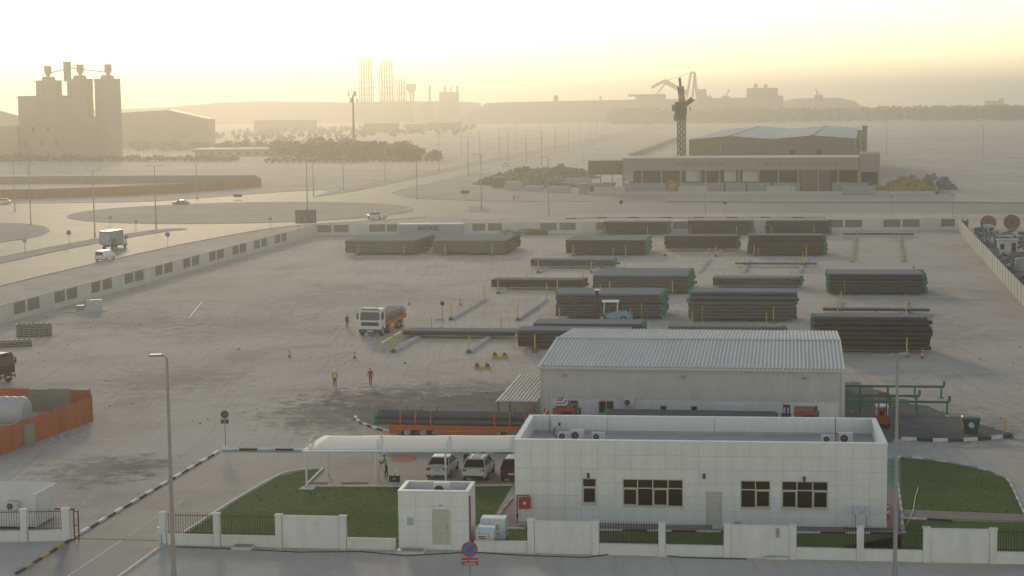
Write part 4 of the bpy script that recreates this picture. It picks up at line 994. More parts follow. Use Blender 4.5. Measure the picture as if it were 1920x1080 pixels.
car('suv', 'white sport utility car with roof rails parked between two cars', G(888,905)+EY*2.3, HD, carw, 'cars under the carport', rails=True)
car('suv', 'dark red car parked at the office corner under the carport', G(960,906)+EY*2.3, HD, maroon, 'cars under the carport')
car('van', 'white van driving behind the box truck on the left road', G(184,490)+Vector((.9,1.9,0)), R(76), carw, 'vehicles on the left road', panel_van=True)
car('sedan', 'dark saloon with pale roof on the far side of the roundabout', G(339,384), R(172), mat('grey_car', (.16,.16,.16), .3, var=.05), 'vehicles on the left road')
car('pickup', 'white pickup leaving the near side of the roundabout', G(706,410.5), R(150), carw, 'vehicles on the left road')
car('suv', 'white car far up the main road towards us', G(949,312), R(-100), carw, 'vehicles on the left road')
car('suv', 'white vehicle cut off by the left picture edge on the far road', G(4,382.5), R(175), carw, 'vehicles on the left road')

def truck_cab(o, x, W, z0, H, L, paint, front=1, dark=False):
    "cab with its back at x, nose towards +x"
    cb = MB().extr([(x,z0),(x+L,z0),(x+L+.02,z0+H*.42),(x+L-.12,z0+H*.9),(x+L-.4,z0+H),(x,z0+H)], -W/2, W/2).build('cab', paint, o)
    MB().loft([[(x+L+.03,-W*.44,z0+H*.46),(x+L+.03,W*.44,z0+H*.46),(x+L-.02,W*.44,z0+H*.46),(x+L-.02,-W*.44,z0+H*.46)],[(x+L-.09,-W*.43,z0+H*.86),(x+L-.09,W*.43,z0+H*.86),(x+L-.14,W*.43,z0+H*.86),(x+L-.14,-W*.43,z0+H*.86)]]).build('windscreen', CARGL, cb)
    for s in (-1,1):
        MB().box(x+L*.35,s*W/2-.01,z0+H*.5,x+L*.82,s*W/2+.01*1.5,z0+H*.84).build('side_window', CARGL, cb)
        MB().rbox(x+L-.05,s*(W/2+.16)-.1,z0+H*.5,x+L+.06,s*(W/2+.16)+.1,z0+H*.8,.03).build('mirror', BLACKP, cb)
        MB().box(x+L-.02,s*W*.36-.2,z0+.02,x+L+.05,s*W*.36+.2,z0+.2).build('headlight', LAMPW, cb)
    MB().box(x+L,-W*.4,z0+H*.18,x+L+.045,W*.4,z0+H*.36).build('grille', BLACKP, cb)
    MB().box(x+L-.1,-W/2,z0-.32,x+L+.1,W/2,z0-.02).build('bumper', BLACKP if not dark else DKRED, cb)
    MB().box(x+L+.1,-.3,z0-.25,x+L+.11,.3,z0-.1).build('number_plate', PLATE, cb)
    MB().box(x+L-.3,-W*.4,z0+H+.001,x+L-.1,W*.4,z0+H+.1).build('sun_visor', BLACKP, cb)
    return cb
def pipes_load(label, loc, rz, x0, x1, W, z, layers, r, m, prot=None, name='pipe_load'):
    o = thing(name, label, 'pipe load', loc, rz, 'pipes loaded on trucks'); n = int(W/(2*r))
    for l in range(layers):
        for k in range(n - (l % 2)):
            y = -W/2 + r + k*2*r + (r if l % 2 else 0); dx = random.uniform(-.12,.12)
            p = link('pipe', pipe_mesh(round((x1-x0)*2)/2, r, m), o, (x0+dx, y, z+r+l*1.75*r))
            if prot: MB().tube((-.08,0,0),(.2,0,0),r*1.1,r*1.1,8).build('end_protector', prot, p)
    return o
# white truck with an orange bed of pipes
TL = G(696,630)+Vector((1.0,4.4,0)); TR_ = R(257)
t = thing('flatbed_truck', 'white cab truck with orange bed of pipes in the open yard', 'truck', TL, TR_, 'trucks carrying pipe')
truck_cab(t, 2.6, 2.45, .75, 2.15, 1.7, WHITE)
MB().box(-5.2,-.45,.75,2.6,.45,1.0).build('chassis', DARKM, t)
MB().box(-5.4,-1.22,1.0,2.3,1.22,1.2).build('bed', ORANGE, t); MB().box(2.25,-1.22,1.2,2.4,1.22,2.75).build('headboard', ORANGE, t)
for x in (-4.8,-3.2,-1.5,.3,1.8):
    for s in (-1,1): MB().box(x-.06,s*1.22-.06,1.0,x+.06,s*1.22+.06,2.0).build('stake', ORANGE, t)
for s in (-1,1):
    MB().box(-5.3,s*1.24-.03,.95,2.2,s*1.24+.03,1.35).build('side_rail', ORANGE, t); MB().box(-2.4,s*1.2-.03,.5,.6,s*1.2+.03,.58).box(-2.4,s*1.2-.03,.75,.6,s*1.2+.03,.83).build('side_guard', YEL, t)
    for x in (3.6,): wheel(t, x, s*1.08, .5, .3)
    for x in (-3.6,-2.5,1.2): wheel(t, x, s*1.0, .5, .5)
t.scale = (1.13,1.13,1.13)
pipes_load('grey pipes lying on the orange bed of the white truck', TL, TR_, -6.2, 2.3, 2.4, 1.38, 4, .15, PIPE_R)
# dark blue truck at the left edge
t = thing('tractor_truck', 'dark blue truck cab entering at the left edge', 'truck', G(-46,720)+Vector((1.0,1.2,0)), R(-22), 'trucks carrying pipe')
navy = mat('navy_paint', (.018,.02,.06), .4, var=.1)
truck_cab(t, .3, 2.45, .8, 2.2, 2.1, navy, dark=True)
MB().box(-5,-.45,.7,.3,.45,1.0).build('chassis', DARKM, t)
for s in (-1,1):
    wheel(t, 1.6, s*1.08, .5, .3); wheel(t, -2.6, s*1.0, .5, .5); MB().rbox(2.3,s*.8-.18,.45,2.52,s*.8+.18,.65,.03).build('fog_light', LAMPW, t)
# two articulated trucks in front of the warehouse
def artic(label, P, rz, cabx, tl, cabp, tname):
    t = thing('articulated_truck', label, 'truck', P, rz, 'trucks carrying pipe')
    MB().box(0,-1.25,.88,tl,1.25,1.05).build('deck', ORANGE, t)
    for s in (-1,1):
        MB().box(0,s*1.25-.06,.7,tl,s*1.25+.06,1.15).build('side_beam', ORANGE, t)
        MB().box(0.02,s*1.1-.1,.35,.75,s*1.1+.1,.85).build('rear_light_panel', ORANGE, t)
        for x in (1.55,2.9): wheel(t, x, s*1.0, .52, .45)
        MB().box(.9,s*1.2-.05,.9,3.7,s*1.2+.08,1.02).build('mudguard', ORANGE, t)
        MB().box(4.3,s*1.15-.04,.45,9.0,s*1.15+.04,.58).build('side_guard', ORANGE, t); MB().box(5.0,s*1.16-.06,.62,5.8,s*1.16+.06,.72).build('reflector', YEL, t)
        for x in (1.0,2.3,3.6,9.0,10.3,11.6,12.9):
            if x < tl: MB().box(x-.06,s*1.3-.05,1.0,x+.06,s*1.3+.05,2.35).build('stake', ORANGE, t)
        for x in (9.6,): MB().box(x-.08,s*.9-.08,.1,x+.08,s*.9+.08,1.05).build('landing_leg', DARKM, t)
        for x in (cabx-1.2, cabx-.1, cabx+2.5): wheel(t, x, s*1.0, .52, .4)
    MB().box(0,-1.2,.5,.12,1.2,.85).build('rear_bumper', ORANGE, t)
    MB().box(tl-.1,-1.25,1.05,tl+.05,1.25,2.2).build('headboard', ORANGE, t)
    MB().box(cabx-2,-.45,.7,cabx+1,.45,1.0).build('chassis', DARKM, t)
    c = truck_cab(t, cabx+1.0, 2.45, .8, 2.0, 2.0, cabp)
    return t
TP = G(730,821)+EY*1.2
T1 = artic('orange trailer truck with red cab loaded with long pipes behind the carport', TP, SA, 12.9, 13.2, DKRED, 1)
d = link('wind_deflector', None, T1, (14.6,0,2.81), 0); d['label'] = 'striped blue white and orange wind deflector'
for i, m_ in enumerate((DKRED, WHITE, BLUE, WHITE, ORANGE)): MB().extr([(-.5,.11*i),(.5-.12*i,.11*i),(.4-.12*i,.11*i+.105),(-.5,.11*i+.105)], -.8, .8).build('stripe', m_, d)
pipes_load('long grey pipes with green left ends on the orange trailer', TP, SA, -1.2, 12.9, 2.3, 1.07, 2, .27, PIPE_G, PROT)
TP2 = G(1128,828)+EY*1.2+EX*.1
artic('second orange trailer truck with red cab hidden behind the office', TP2, SA, 14.6, 14.6, DKRED, 2)
pipes_load('pale grey long pipes on the hidden second trailer', TP2, SA, .2, 14.2, 2.3, 1.07, 3, .25, PIPE_G, PROT)
o = thing('pump_machine', 'small blue machine standing between pipe load and red cab', 'machine', TP2+EX*14.9+EY*2.6, SA)
MB().rbox(-.3,-.4,0,.5,.4,1.9,.05).build('body', BLUE, o); MB().box(-.2,-.42,1.9,.4,.35,2.6).build('panel', DARKM, o); MB().box(-.15,-.45,2.0,.0,-.42,2.5).box(.15,-.45,2.0,.3,-.42,2.5).build('gauge', PLASTW, o)
# forklifts
def forklift(label, loc, rz, body_m, body2_m, mast_m, scale, mh, roofm):
    o = thing('forklift', label, 'forklift', loc, rz, 'forklifts'); s = scale
    MB().extr([(-1.6*s,.3*s),(1.1*s,.3*s),(1.1*s,.75*s),(.3*s,.8*s),(-.3*s,1.05*s),(-1.5*s,1.05*s),(-1.75*s,.7*s)], -.65*s, .65*s).build('body', body2_m, o)
    MB().extr([(-2.0*s,.25*s),(-1.3*s,.25*s),(-1.3*s,.95*s),(-1.85*s,.9*s),(-2.05*s,.6*s)], -.62*s, .62*s).build('counterweight', body_m, o)
    MB().box(-1.2*s,-.66*s,.3*s,1.1*s,.66*s,.5*s).build('sill', body_m, o)
    for x in (-.55,.7):
        for y in (-.55,.55): MB().bar((x*s,y*s,.8*s),((x-.05)*s,y*s,1.95*s),.07*s,.07*s).build('cab_post', PLASTW, o)
    MB().rbox(-.75*s,-.65*s,1.95*s,.85*s,.65*s,2.05*s,.03).build('cab_roof', roofm, o)
    MB().rbox(-.4*s,-.25*s,.9*s,.0,.25*s,1.4*s,.05).build('seat', BLACKP, o)
    for y in (-.38,.38): MB().box(1.2*s,y*s-.07*s,.05,1.38*s,y*s+.07*s,mh).box(1.39*s,y*s-.06*s,.05,1.5*s,y*s+.06*s,mh-.1).build('mast_channel', mast_m, o)
    for z in (.5,mh*.5,mh*.97): MB().box(1.22*s,-.42*s,z-.08,1.36*s,.42*s,z+.08).build('mast_crossbar', mast_m, o)
    MB().box(1.51*s,-.7*s,.3,1.58*s,.7*s,1.2*s).build('carriage', mast_m, o)
    for y in (-.35,.35): MB().box(1.58*s,y*s-.07,.1,2.9*s,y*s+.07,.17).build('fork', DARKM, o)
    for y in (-.62,.62): wheel(o, .85*s, y*s, .42*s, .28*s); wheel(o, -1.2*s, y*s, .34*s, .24*s)
    MB().tube((-.9*s,.3*s,1.0*s),(-.9*s,.3*s,1.7*s),.06).build('exhaust', DARKM, o)
    return o
fk = forklift('blue and white forklift with black mast between the pipe stacks', G(1146,604.5)+EY*.2, R(174), mat('forklift_blue', (.03,.33,.48), .45, var=.06), mat('forklift_grey', (.28,.40,.48), .5, var=.05), DARKM, 1.35, 4.1, WHITE)
MB().box(1.4,-.5,4.1,2.1,.5,4.22).build('mast_guard', WHITE, fk)
forklift('orange forklift facing us beside the right end of the warehouse', G(1655,803)+EY*1.6, SA-math.pi/2, ORANGE, ORANGE, DKRED, .85, 3.0, WHITE)
# box truck on the left road
t = thing('box_truck', 'box truck with blue printed body driving away on the left road', 'truck', G(190,470)+Vector((1.5,3.4,0)), R(77), 'vehicles on the left road')
MB().box(-3.3,-1.2,1.1,2.4,1.2,3.7).build('cargo_box', mat('box_blue', (.17,.29,.33), .5, var=.35, scale=.9), t)
MB().box(-3.28,-1.23,3.7,2.4,1.23,3.8).build('box_roof', WHITE, t); MB().box(-3.32,-1.0,1.2,-3.3,1.0,3.5).build('rear_door', mat('box_print', (.33,.38,.40), .5, var=.3, scale=1.5), t)
MB().box(-3.1,-1.215,1.15,-.9,-1.202,2.3).build('print_panel', mat('print_purple', (.10,.08,.12), .5, var=.4, scale=1.5), t)
truck_cab(t, 2.6, 2.2, .8, 2.0, 1.6, WHITE); MB().box(-3.2,-.5,.7,2.6,.5,1.08).build('chassis', DARKM, t)
for s in (-1,1): wheel(t, 3.5, s*.95, .42, .28); wheel(t, -1.9, s*.92, .42, .42)

# ---------------------------------------------------------------- people
def skin_body(name, joints, edges, mats, regions):
    me = bpy.data.meshes.new(name); me.from_pydata([j[:3] for j in joints], edges, [])
    ob = bpy.data.objects.new(name, me); COL.objects.link(ob)
    md = ob.modifiers.new('skin', 'SKIN'); md.use_smooth_shade = True; sd = ob.modifiers.new('sub', 'SUBSURF'); sd.levels = 1; sd.render_levels = 1
    for i, j in enumerate(joints): me.skin_vertices[0].data[i].radius = (j[3], j[4] if len(j) > 4 else j[3])
    me.skin_vertices[0].data[0].use_root = True
    bpy.context.view_layer.update(); dg = bpy.context.evaluated_depsgraph_get()
    out = bpy.data.meshes.new_from_object(ob.evaluated_get(dg)); bpy.data.objects.remove(ob)
    out.materials.clear()
    for m_ in mats: out.materials.append(m_)
    for p in out.polygons: p.material_index = regions(p.center)
    out.name = name; return out
SKIN = mat('skin', (.22,.12,.075), .6, var=.05); BOOT = mat('boot', (.03,.025,.02), .7, var=.1)
def person(label, loc, rz, top, legs, helmet=None, stride=.22, arm=.15, vest=None, bend=0.0, reach=0.0, group=None, H=1.72):
    o = thing('person', label, 'person', loc, rz, group); k = H/1.72
    st = stride; lean = bend
    J = [(0,0,.93,.15,.12),(lean*.4,0,1.15,.145,.11),(lean,0,1.38,.17,.115),(lean*1.15,0,1.49,.06),(lean*1.3+.02,0,1.60,.088,.1),
         (0,.09,.86,.095),(st*.55,.1,.48,.068),(st*.8 if st else 0,.1,.09,.05),(st*.8+.14,.1,.04,.045,.04),
         (0,-.09,.86,.095),(-st*.25,-.1,.48,.068),(-st*.9,-.1,.1,.05),(-st*.9+.14,-.1,.04,.045,.04),
         (lean,.2,1.40,.062),(lean-arm*.6+reach*.5,.25,1.13,.048),(lean-arm*.3+reach,.24,.90+reach*.5,.036),(lean-arm*.2+reach*1.15,.235,.82+reach*.6,.042,.026),
         (lean,-.2,1.40,.062),(lean+arm*.5+reach*.5,-.25,1.13,.048),(lean+arm+reach,-.24,.92+reach*.5,.036),(lean+arm*1.2+reach*1.15,-.235,.84+reach*.6,.042,.026)]
    J = [tuple(c*k for c in j) for j in J]
    E_ = [(0,1),(1,2),(2,3),(3,4),(0,5),(5,6),(6,7),(7,8),(0,9),(9,10),(10,11),(11,12),(2,13),(13,14),(14,15),(15,16),(2,17),(17,18),(18,19),(19,20)]
    def reg(c):
        z = c.z/k
        if z > 1.5: return 2
        if z < .13: return 3
        if abs(c.y)/k > .19 and z < .93 and z > .7: return 2
        if z > .93 or (abs(c.y)/k > .19 and z > .7): return 4 if (vest and abs(c.y)/k < .2 and z > .98) else 0
        return 1
    me = skin_body('body', J, E_, [top, legs, SKIN, BOOT, vest or top], reg)
    link('body', me, o)
    hx, hz = (lean*1.3+.02)*k, 1.60*k
    if helmet: MB().lathe([(.135*k,hz+.03),(.125*k,hz+.09),(.09*k,hz+.14),(.02,hz+.16)], (hx,0), 10).box(hx+.08*k,-.07,hz+.03,hx+.17*k,.07,hz+.045).build('helmet', helmet, o, True)
    else: MB().lathe([(.105*k,hz+.03),(.10*k,hz+.07),(.07*k,hz+.11),(.01,hz+.12)], (hx-.01,0), 10).build('hair', BLACKP, o, True)
    for s in (-1,1): MB().box(hx+.088*k,s*.032-.012,hz,hx+.1*k,s*.032+.012,hz+.018).build('eye', BLACKP, o)
    MB().loft([[(hx+.088*k,-.012,hz-.03),(hx+.088*k,.012,hz-.03),(hx+.115*k,0,hz-.03)],[(hx+.085*k,-.006,hz+.01),(hx+.085*k,.006,hz+.01),(hx+.095*k,0,hz+.01)]]).build('nose', SKIN, o)
    return o
HIVIS = mat('hivis_yellow', (.55,.62,.03), .7, var=.05); KHAKI = mat('dark_trousers', (.06,.055,.05), .8, var=.1); REDC = mat('red_coverall', (.38,.025,.03), .75, var=.08); HW = mat('helmet_white', (.75,.75,.72), .4, var=0); SHIRT = mat('grey_shirt', (.12,.12,.13), .8, var=.1)
person('worker in yellow vest and white helmet walking in the open yard', G(628,726), R(-80), SHIRT, KHAKI, HW, .2, .15, HIVIS, group='people in the yard')
person('worker in red coverall and helmet walking beside the vest worker', G(695,723), R(-95), REDC, REDC, mat('helmet_red', (.5,.06,.05), .4, var=0), .22, .18, group='people in the yard')
person('worker in red coverall standing behind the white truck cab', G(651,616), R(-60), REDC, REDC, None, .05, .1, group='people in the yard')
person('surveyor in yellow vest bending at the tripod under the carport', G(722,897)+EY*.5, R(175), SHIRT, KHAKI, None, .1, .05, HIVIS, .12, .25, group='people under the carport')
person('person in white shirt behind the parked cars under the carport', G(867,878)+EY*1.2, R(-30), mat('white_shirt', (.6,.58,.52), .8), KHAKI, None, .05, .05, None, .02, .25, group='people under the carport')
person('worker in yellow vest beside the white shirted person under the carport', G(877,880)+EY*1.0, R(120), SHIRT, KHAKI, None, .05, .1, HIVIS, group='people under the carport')
person('worker in yellow vest seen over the white car roof', G(903,874)+EY*.8, R(-90), SHIRT, KHAKI, None, .05, .1, HIVIS, group='people under the carport')
for x, lab in ((964,'dark clothed person standing on the far verge, left of a pair'),(970.5,'pale clothed person standing on the far verge, right of a pair')):
    person(lab, G(x,377.5), R(-90), SHIRT if x < 966 else mat('pale_robe', (.5,.48,.44), .8), KHAKI if x < 966 else _m['pale_robe'], None, .03, .05, group='people on the far verge', H=1.85)
o = thing('survey_tripod', 'survey prism pole on a tripod with yellow top under the carport', 'tripod', G(711,901)+EY*.5, 0)
for k in range(3): a = k*2.1; MB().tube((math.cos(a)*.4,math.sin(a)*.4,0),(0,0,1.3),.025).build('leg', YEL, o)
MB().tube((0,0,.2),(0,0,2.0),.025).build('pole', WHITE, o); MB().lathe([(.05,1.95),(.12,2.0),(.12,2.1),(.03,2.14)], n=10).build('receiver', YEL, o); MB().box(-.06,-.1,1.2,.06,-.03,1.4).build('controller', BLACKP, o)
o = thing('equipment_case', 'black equipment case standing on the kerb at the parking bay', 'case', G(740,906), SA)
MB().rbox(-.38,-.22,.12,.38,.22,.62,.05).build('shell', BLACKP, o); MB().box(-.12,-.24,.3,.12,-.221,.44).build('latch', GREYM, o); MB().rbox(-.45,-.3,0,.3,.2,.11,.02).build('base_tray', PLASTW, o); MB().bar((-.12,0,.68),(.12,0,.68),.04,.05).build('handle', BLACKP, o)

# ---------------------------------------------------------------- cones, bin, pipe rails, posts
CONE = mat('cone_red', (.50,.06,.04), .6, var=.08)
def cone(label, p, h=.9, loc=None):
    o = thing('traffic_cone', label, 'traffic cone', loc if loc is not None else G(*p), SA, 'traffic cones')
    MB().rbox(-.22,-.22,0,.22,.22,.05,.02).build('base', BLACKP if h < .8 else CONE, o)
    f = lambda z: .16-(.13*z/h)
    for a, b, m_ in ((.05,.33,CONE),(.33,.52,KWHITE),(.52,.74,CONE),(.74,.86,KWHITE),(.86,1.0,CONE)): MB().lathe([(f(a*h)+(.003 if m_ is KWHITE else 0),a*h),(f(b*h)+(.003 if m_ is KWHITE else 0),b*h-.001)], n=12).build('band', m_, o)
for lab, p, h in (('traffic cone alone in the open yard above the vest worker',(543,670),1.0),('traffic cone in the yard above the red worker',(665,672),1.0),('small cone beyond the white truck bed',(767,571),.9),('cone in front of the empty sleepers right of the dark sign',(863,572),1.0),
                  ('cone right of the high pipe stack, farther from its post',(1729,672),1.1),('cone at the foot of the yellow post by the high stack',(1702,670),1.0),('cone beside the right sleeper line near the back wall',(1713,503),1.0),('upper cone beside the stack with two green ends',(1704,571),.9),('lower cone beside the thin black pipe row',(1704,586),.9)): cone(lab, p, h)
cone('traffic cone on the paved path at the right office corner', (1664,971), .95)
o = thing('litter_bin', 'green wheeled waste bin with round emblem on the gravel', 'waste bin', G(1820,811), SA)
bg = mat('bin_green', (.035,.075,.05), .5, var=.1)
MB().loft([[(-.55,-.42,.12),(.55,-.42,.12),(.55,.42,.12),(-.55,.42,.12)],[(-.72,-.55,1.25),(.72,-.55,1.25),(.72,.55,1.25),(-.72,.55,1.25)]]).build('body', bg, o)
MB().rbox(-.76,-.6,1.25,.76,.6,1.42,.08).build('lid', mat('lid_grey_green', (.14,.19,.17), .5, var=.1), o)
MB().tube((0,-.515,.72),(0,-.53,.72),.24,.24,16).build('emblem', mat('emblem_pale', (.35,.5,.48), .5, var=.3, scale=9), o)
MB().box(-.74,-.5,.4,-.66,-.4,1.0).build('side_grip', YEL, o)
for x in (-.45,.45):
    for y in (-.3,.3): MB().tube((x-.04,y,.1),(x+.04,y,.1),.1,.1,8).build('castor', TYRE, o)
def pipe_rail(label, a, b, z, posts):
    A, B = G(*a), G(*b); o = thing('pipe_rail', label, 'pipe rack', A, math.atan2((B-A).y,(B-A).x), 'green pipe inspection rails'); L = (B-A).length
    MB().bar((0,0,z),(L,0,z),.18,.2).build('beam', GREEN, o); MB().box(L-.12,-.12,z+.1,L+.1,.12,z+.55).build('end_stop', GREEN, o)
    for t in posts: MB().bar((t*L,0,0),(t*L,0,z-.1),.16,.16).box(t*L-.25,-.25,0,t*L+.25,.25,.04).build('post', GREEN, o)
pipe_rail('farthest green pipe rail right of the warehouse', (1560,744), (1770,746), 1.05, (.0,.25,.5,.74,.975))
pipe_rail('shorter middle green pipe rail right of the warehouse', (1560,762), (1724,764), 1.05, (.0,.33,.66,.96))
pipe_rail('nearest green pipe rail right of the warehouse', (1560,773), (1780,776), 1.05, (.0,.24,.72,.98))
o = tag(MB().tube((0,0,0),(0,0,1.15),.07,.07,8).lathe([(.16,0),(.16,.05)], n=8).build('bollard', YEL, loc=G(1885,810)), 'yellow bollard post at the right end of the gravel kerb', 'bollard')
o = tag(MB().path([tuple(G(x,y)+Vector((0,0,z))) for x,y,z in ((1722,915,.1),(1716,935,.06),(1712,960,.06),(1700,985,.06))], .03).build('water_hose', mat('hose_pale',(.6,.6,.5),.6)), 'pale garden hose lying across the right lawn', 'hose')

# ---------------------------------------------------------------- lamps and signs
def street_lamp(name, label, loc, h, arms, rz, r=.1, group=None, heavy=False):
    o = thing(name, label, 'street lamp', loc, rz, group)
    MB().tube((0,0,0),(0,0,h),r*1.5,r*.75,8).build('pole', POLE, o, True)
    MB().lathe([(r*2.4,0),(r*2.4,.06),(r*1.7,.1),(r*1.7,.9),(r*1.4,.95)], n=8).build('base', POLE, o)
    for s in arms:
        a = MB().tube((0,0,h-.05),(s*1.2 if not heavy else s*.25,0,h+.12),.05,.04,6).build('arm', POLE, o)
        x = s*1.2 if not heavy else s*.25
        MB().rbox(min(x,x+s*.75)-.02,-.16,h+.05,max(x,x+s*.75),.16,h+.2,.05).build('lamp_head', GREYM, a)
    return o
street_lamp('street_lamp', 'tall street lamp at left with flat head beside the driveway', G(326.5,1092), 13.45, (-1,), R(5), .095, heavy=True)
street_lamp('street_lamp', 'tall street lamp before the right end of the office', G(1678,1092), 13.2, (-1,1), R(40), .09, heavy=True)
LAMPS = [((58,423),(1,-1),'street lamp at left end of the traffic island'),((178,444),(1,-1),'street lamp just behind the box truck'),((293,429),(1,-1),'street lamp on the near rim of the roundabout island'),((577,414),(1,),'street lamp rising behind the billboard'),
 ((588,368),(1,-1),'street lamp beyond the roundabout, in line with the billboard'),((370,374),(1,-1),'street lamp on the far road beyond the dark saloon'),((28,396),(1,-1),'street lamp near the left edge beyond the traffic island'),((644,357),(1,-1),'street lamp on the verge left of the main road mouth'),
 ((722,341),(1,-1),'street lamp on the far verge of the main road beside the trees'),((782,373),(-1,),'street lamp at the rounded verge corner'),((824,321),(1,-1),'street lamp at the right end of the tree belt'),((903,394),(-1,),'street lamp on the small splitter island'),
 ((1029,406),(-1,),'street lamp behind the back wall left of the dark stacks'),((1323,401),(-1,),'street lamp behind the back wall before the factory'),((1350,342),(-1,),'street lamp standing at the factory fascia'),((1093,306),(-1,),'short street lamp left of the factory buildings')]
for p, arms, lab in LAMPS: street_lamp('street_lamp', lab, G(*p), 14.5 if p[0] != 1093 else 8, arms, R(0), .11, 'street lamps around the roundabout')
first = None
lab = 'slim double armed street lamp in the hazy rows along the main road'
for x, y in ((900,305),(937,297),(953,302),(967,280),(987,307),(1015,274),(1042,293),(1066,286),(1087,266),(1107,276),(1120,261),(1135,264),(1016,312),(1128,258),(865,292),(878,330),(1662,288),(1843,294)):
    if first is None: first = street_lamp('far_street_lamp', lab, G(x, y), 15, (1,-1), 0, .13, 'hazy street lamps along the main road')
    else: dup(first, G(x, y))
o = thing('no_stopping_sign', 'round blue no stopping sign with red cross and red text plate', 'road sign', Vector((-2.62,99.3,0)), R(-2))
SB = mat('sign_blue', (.04,.20,.38), .5, var=.06); SR = mat('sign_red', (.38,.04,.045), .5, var=.06)
MB().tube((0,.04,0),(0,.04,2.85),.04).build('post', GREYM, o)
dk = MB().tube((0,.0,2.42),(0,-.03,2.42),.46,.46,32).build('disc', SR, o)
MB().tube((0,-.03,2.42),(0,-.036,2.42),.385,.385,32).build('blue_field', SB, dk)
for s in (-1,1): MB().bar((-.27,-.04 - (.003 if s > 0 else 0),2.42-s*.27),(.27,-.04 - (.003 if s > 0 else 0),2.42+s*.27),.008,.085).build('cross_bar', SR, dk)
pl = MB().box(-.47,-.03,1.48,.47,0,1.92).build('text_plate', SR, o)
for i, s in enumerate(('\u0645\u0645\u0646\u0648\u0639 \u0627\u0644\u0648\u0642\u0648\u0641', 'NO STOPPING')):
    lettering('lettering', s, pl, (0,-.033,1.74-.2*i), .135 if i == 0 else .105, WHITE, ext=.002, bold=.003, align='CENTER')
o = thing('round_sign', 'dark round sign seen from behind at the driveway bend', 'road sign', G(423,838), R(-4))
MB().tube((0,0,0),(0,0,2.4),.045).build('post', GREYM, o); MB().tube((0,.02,2.72),(0,-.02,2.72),.34,.34,20).build('disc', mat('sign_back', (.08,.09,.085), .6, var=.15), o); MB().box(-.33,-.03,1.95,.33,.0,2.32).build('plate', _m['sign_back'], o); MB().box(-.2,-.2,0,.2,.2,.05).build('base', KWHITE, o)
for x, y, h, m_, lab, rnd in ((130,462,3.0,SB,'blue round sign on the median left of the box truck',1),(315,463,2.7,SB,'blue round sign at the road edge right of the box truck',1),(47,476,2.8,GREYM,'grey rectangular sign on the median near the left edge',0),(207,421,2.0,GREYM,'small grey sign on the roundabout island',0),(255,428,1.8,GREYM,'small sign at the near rim of the roundabout',0),(507,429,2.6,GREYM,'thin angled sign beside the near road left of billboard',0),(446,374,1.6,DARKM,'low dark direction board on the far roundabout kerb',2),(872,371,2.2,DARKM,'low direction board on the rounded verge',2),(1165,403,3.4,DARKM,'dark round sign pair behind the back wall',1),(1359,404,3.4,DARKM,'slim dark sign post behind the back wall',0),(1786,408,5.5,GREYM,'thin post behind the right end of the back wall',0),(1671,409,5.5,GREYM,'thin post behind the back wall right of the stacks',0)):
    o = thing('road_sign', lab, 'road sign', G(x,y), R(-5), 'small road signs')
    MB().tube((0,0,0),(0,0,h),.06,.06,6).build('post', GREYM, o)
    if rnd == 1: MB().tube((0,-.06,h-.2),(0,-.1,h-.2),.5,.5,16).build('disc', m_, o)
    elif rnd == 2: MB().box(-1.3,-.08,h-.9,1.3,-.04,h).build('board', m_, o)
    else: MB().box(-.4,-.08,h-.6,.4,-.04,h).build('plate', m_, o)
# ---------------------------------------------------------------- factory across the road
TAN = mat('factory_sheet', (.20,.15,.095), .65, var=.08, scale=.2); FASC = mat('fascia_sheet', (.31,.275,.215), .65, var=.06, scale=.2); GROOF = mat('grey_roof', (.42,.42,.41), .6, var=.06, scale=.05)
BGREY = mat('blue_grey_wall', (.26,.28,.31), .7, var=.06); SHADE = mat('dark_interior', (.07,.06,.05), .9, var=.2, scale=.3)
def sheet_ribs(parent, x0, x1, y, z0, z1, m, step=1.2, name='cladding_rib'):
    b = MB(); n = int((x1-x0)/step)
    for i in range(n): b.box(x0+(i+.3)*(x1-x0)/n, y-.08, z0, x0+(i+.55)*(x1-x0)/n, y, z1)
    o = b.build('cladding_ribs', m, parent); return o
FO = G(1292,338.0); FAN = R(-12)
hg = thing('factory_hall', 'large brown sheeted factory hall with double gabled grey roof', 'factory', FO, FAN)
HWd, HD_, HEv, HRg = 57.0, 150.0, 14.2, 15.3
hw = MB().extr([(0,0),(HWd,0),(HWd,HEv),(HWd*.75,HRg),(HWd*.5,HEv),(HWd*.25,HRg),(0,HEv)], 0, HD_).build('wall', TAN, hg)
sheet_ribs(hw, 0, HWd, 0, 6, HEv, TAN, 1.5)
for k in range(2):
    a = HWd*.5*k
    MB().add([(a-.3,-.4,HEv+.05),(a+HWd*.25,-.4,HRg+.12),(a+HWd*.25,HD_+.4,HRg+1.2),(a-.3,HD_+.4,HEv+1.1)], [(0,1,2,3)]).build('roof_slope', GROOF, hg)
    MB().add([(a+HWd*.25,-.4,HRg+.12),(a+HWd*.5+.3,-.4,HEv+.05),(a+HWd*.5+.3,HD_+.4,HEv+1.1),(a+HWd*.25,HD_+.4,HRg+1.2)], [(0,1,2,3)]).build('roof_slope', GROOF, hg)
    MB().bar((a+HWd*.25,-.4,HRg+.2),(a+HWd*.25,HD_,HRg+1.25),.5,.15).build('ridge_cap', TAN, hg)
for x in (36,45): MB().tube((x,-.05,9.6),(x,-.5,9.6),.9,.9,14).build('vent_fan', DARKM, hg)
for x, h in ((58.6,16.5),(60.4,18.0)):
    c = MB().lathe([(.85,0),(.85,h),(.95,h),(.95,h+.5)], (x,6), 12).build('chimney', mat('chimney_steel', (.22,.20,.17), .6, var=.15), hg, True)
FC = G(1168,363.5); 
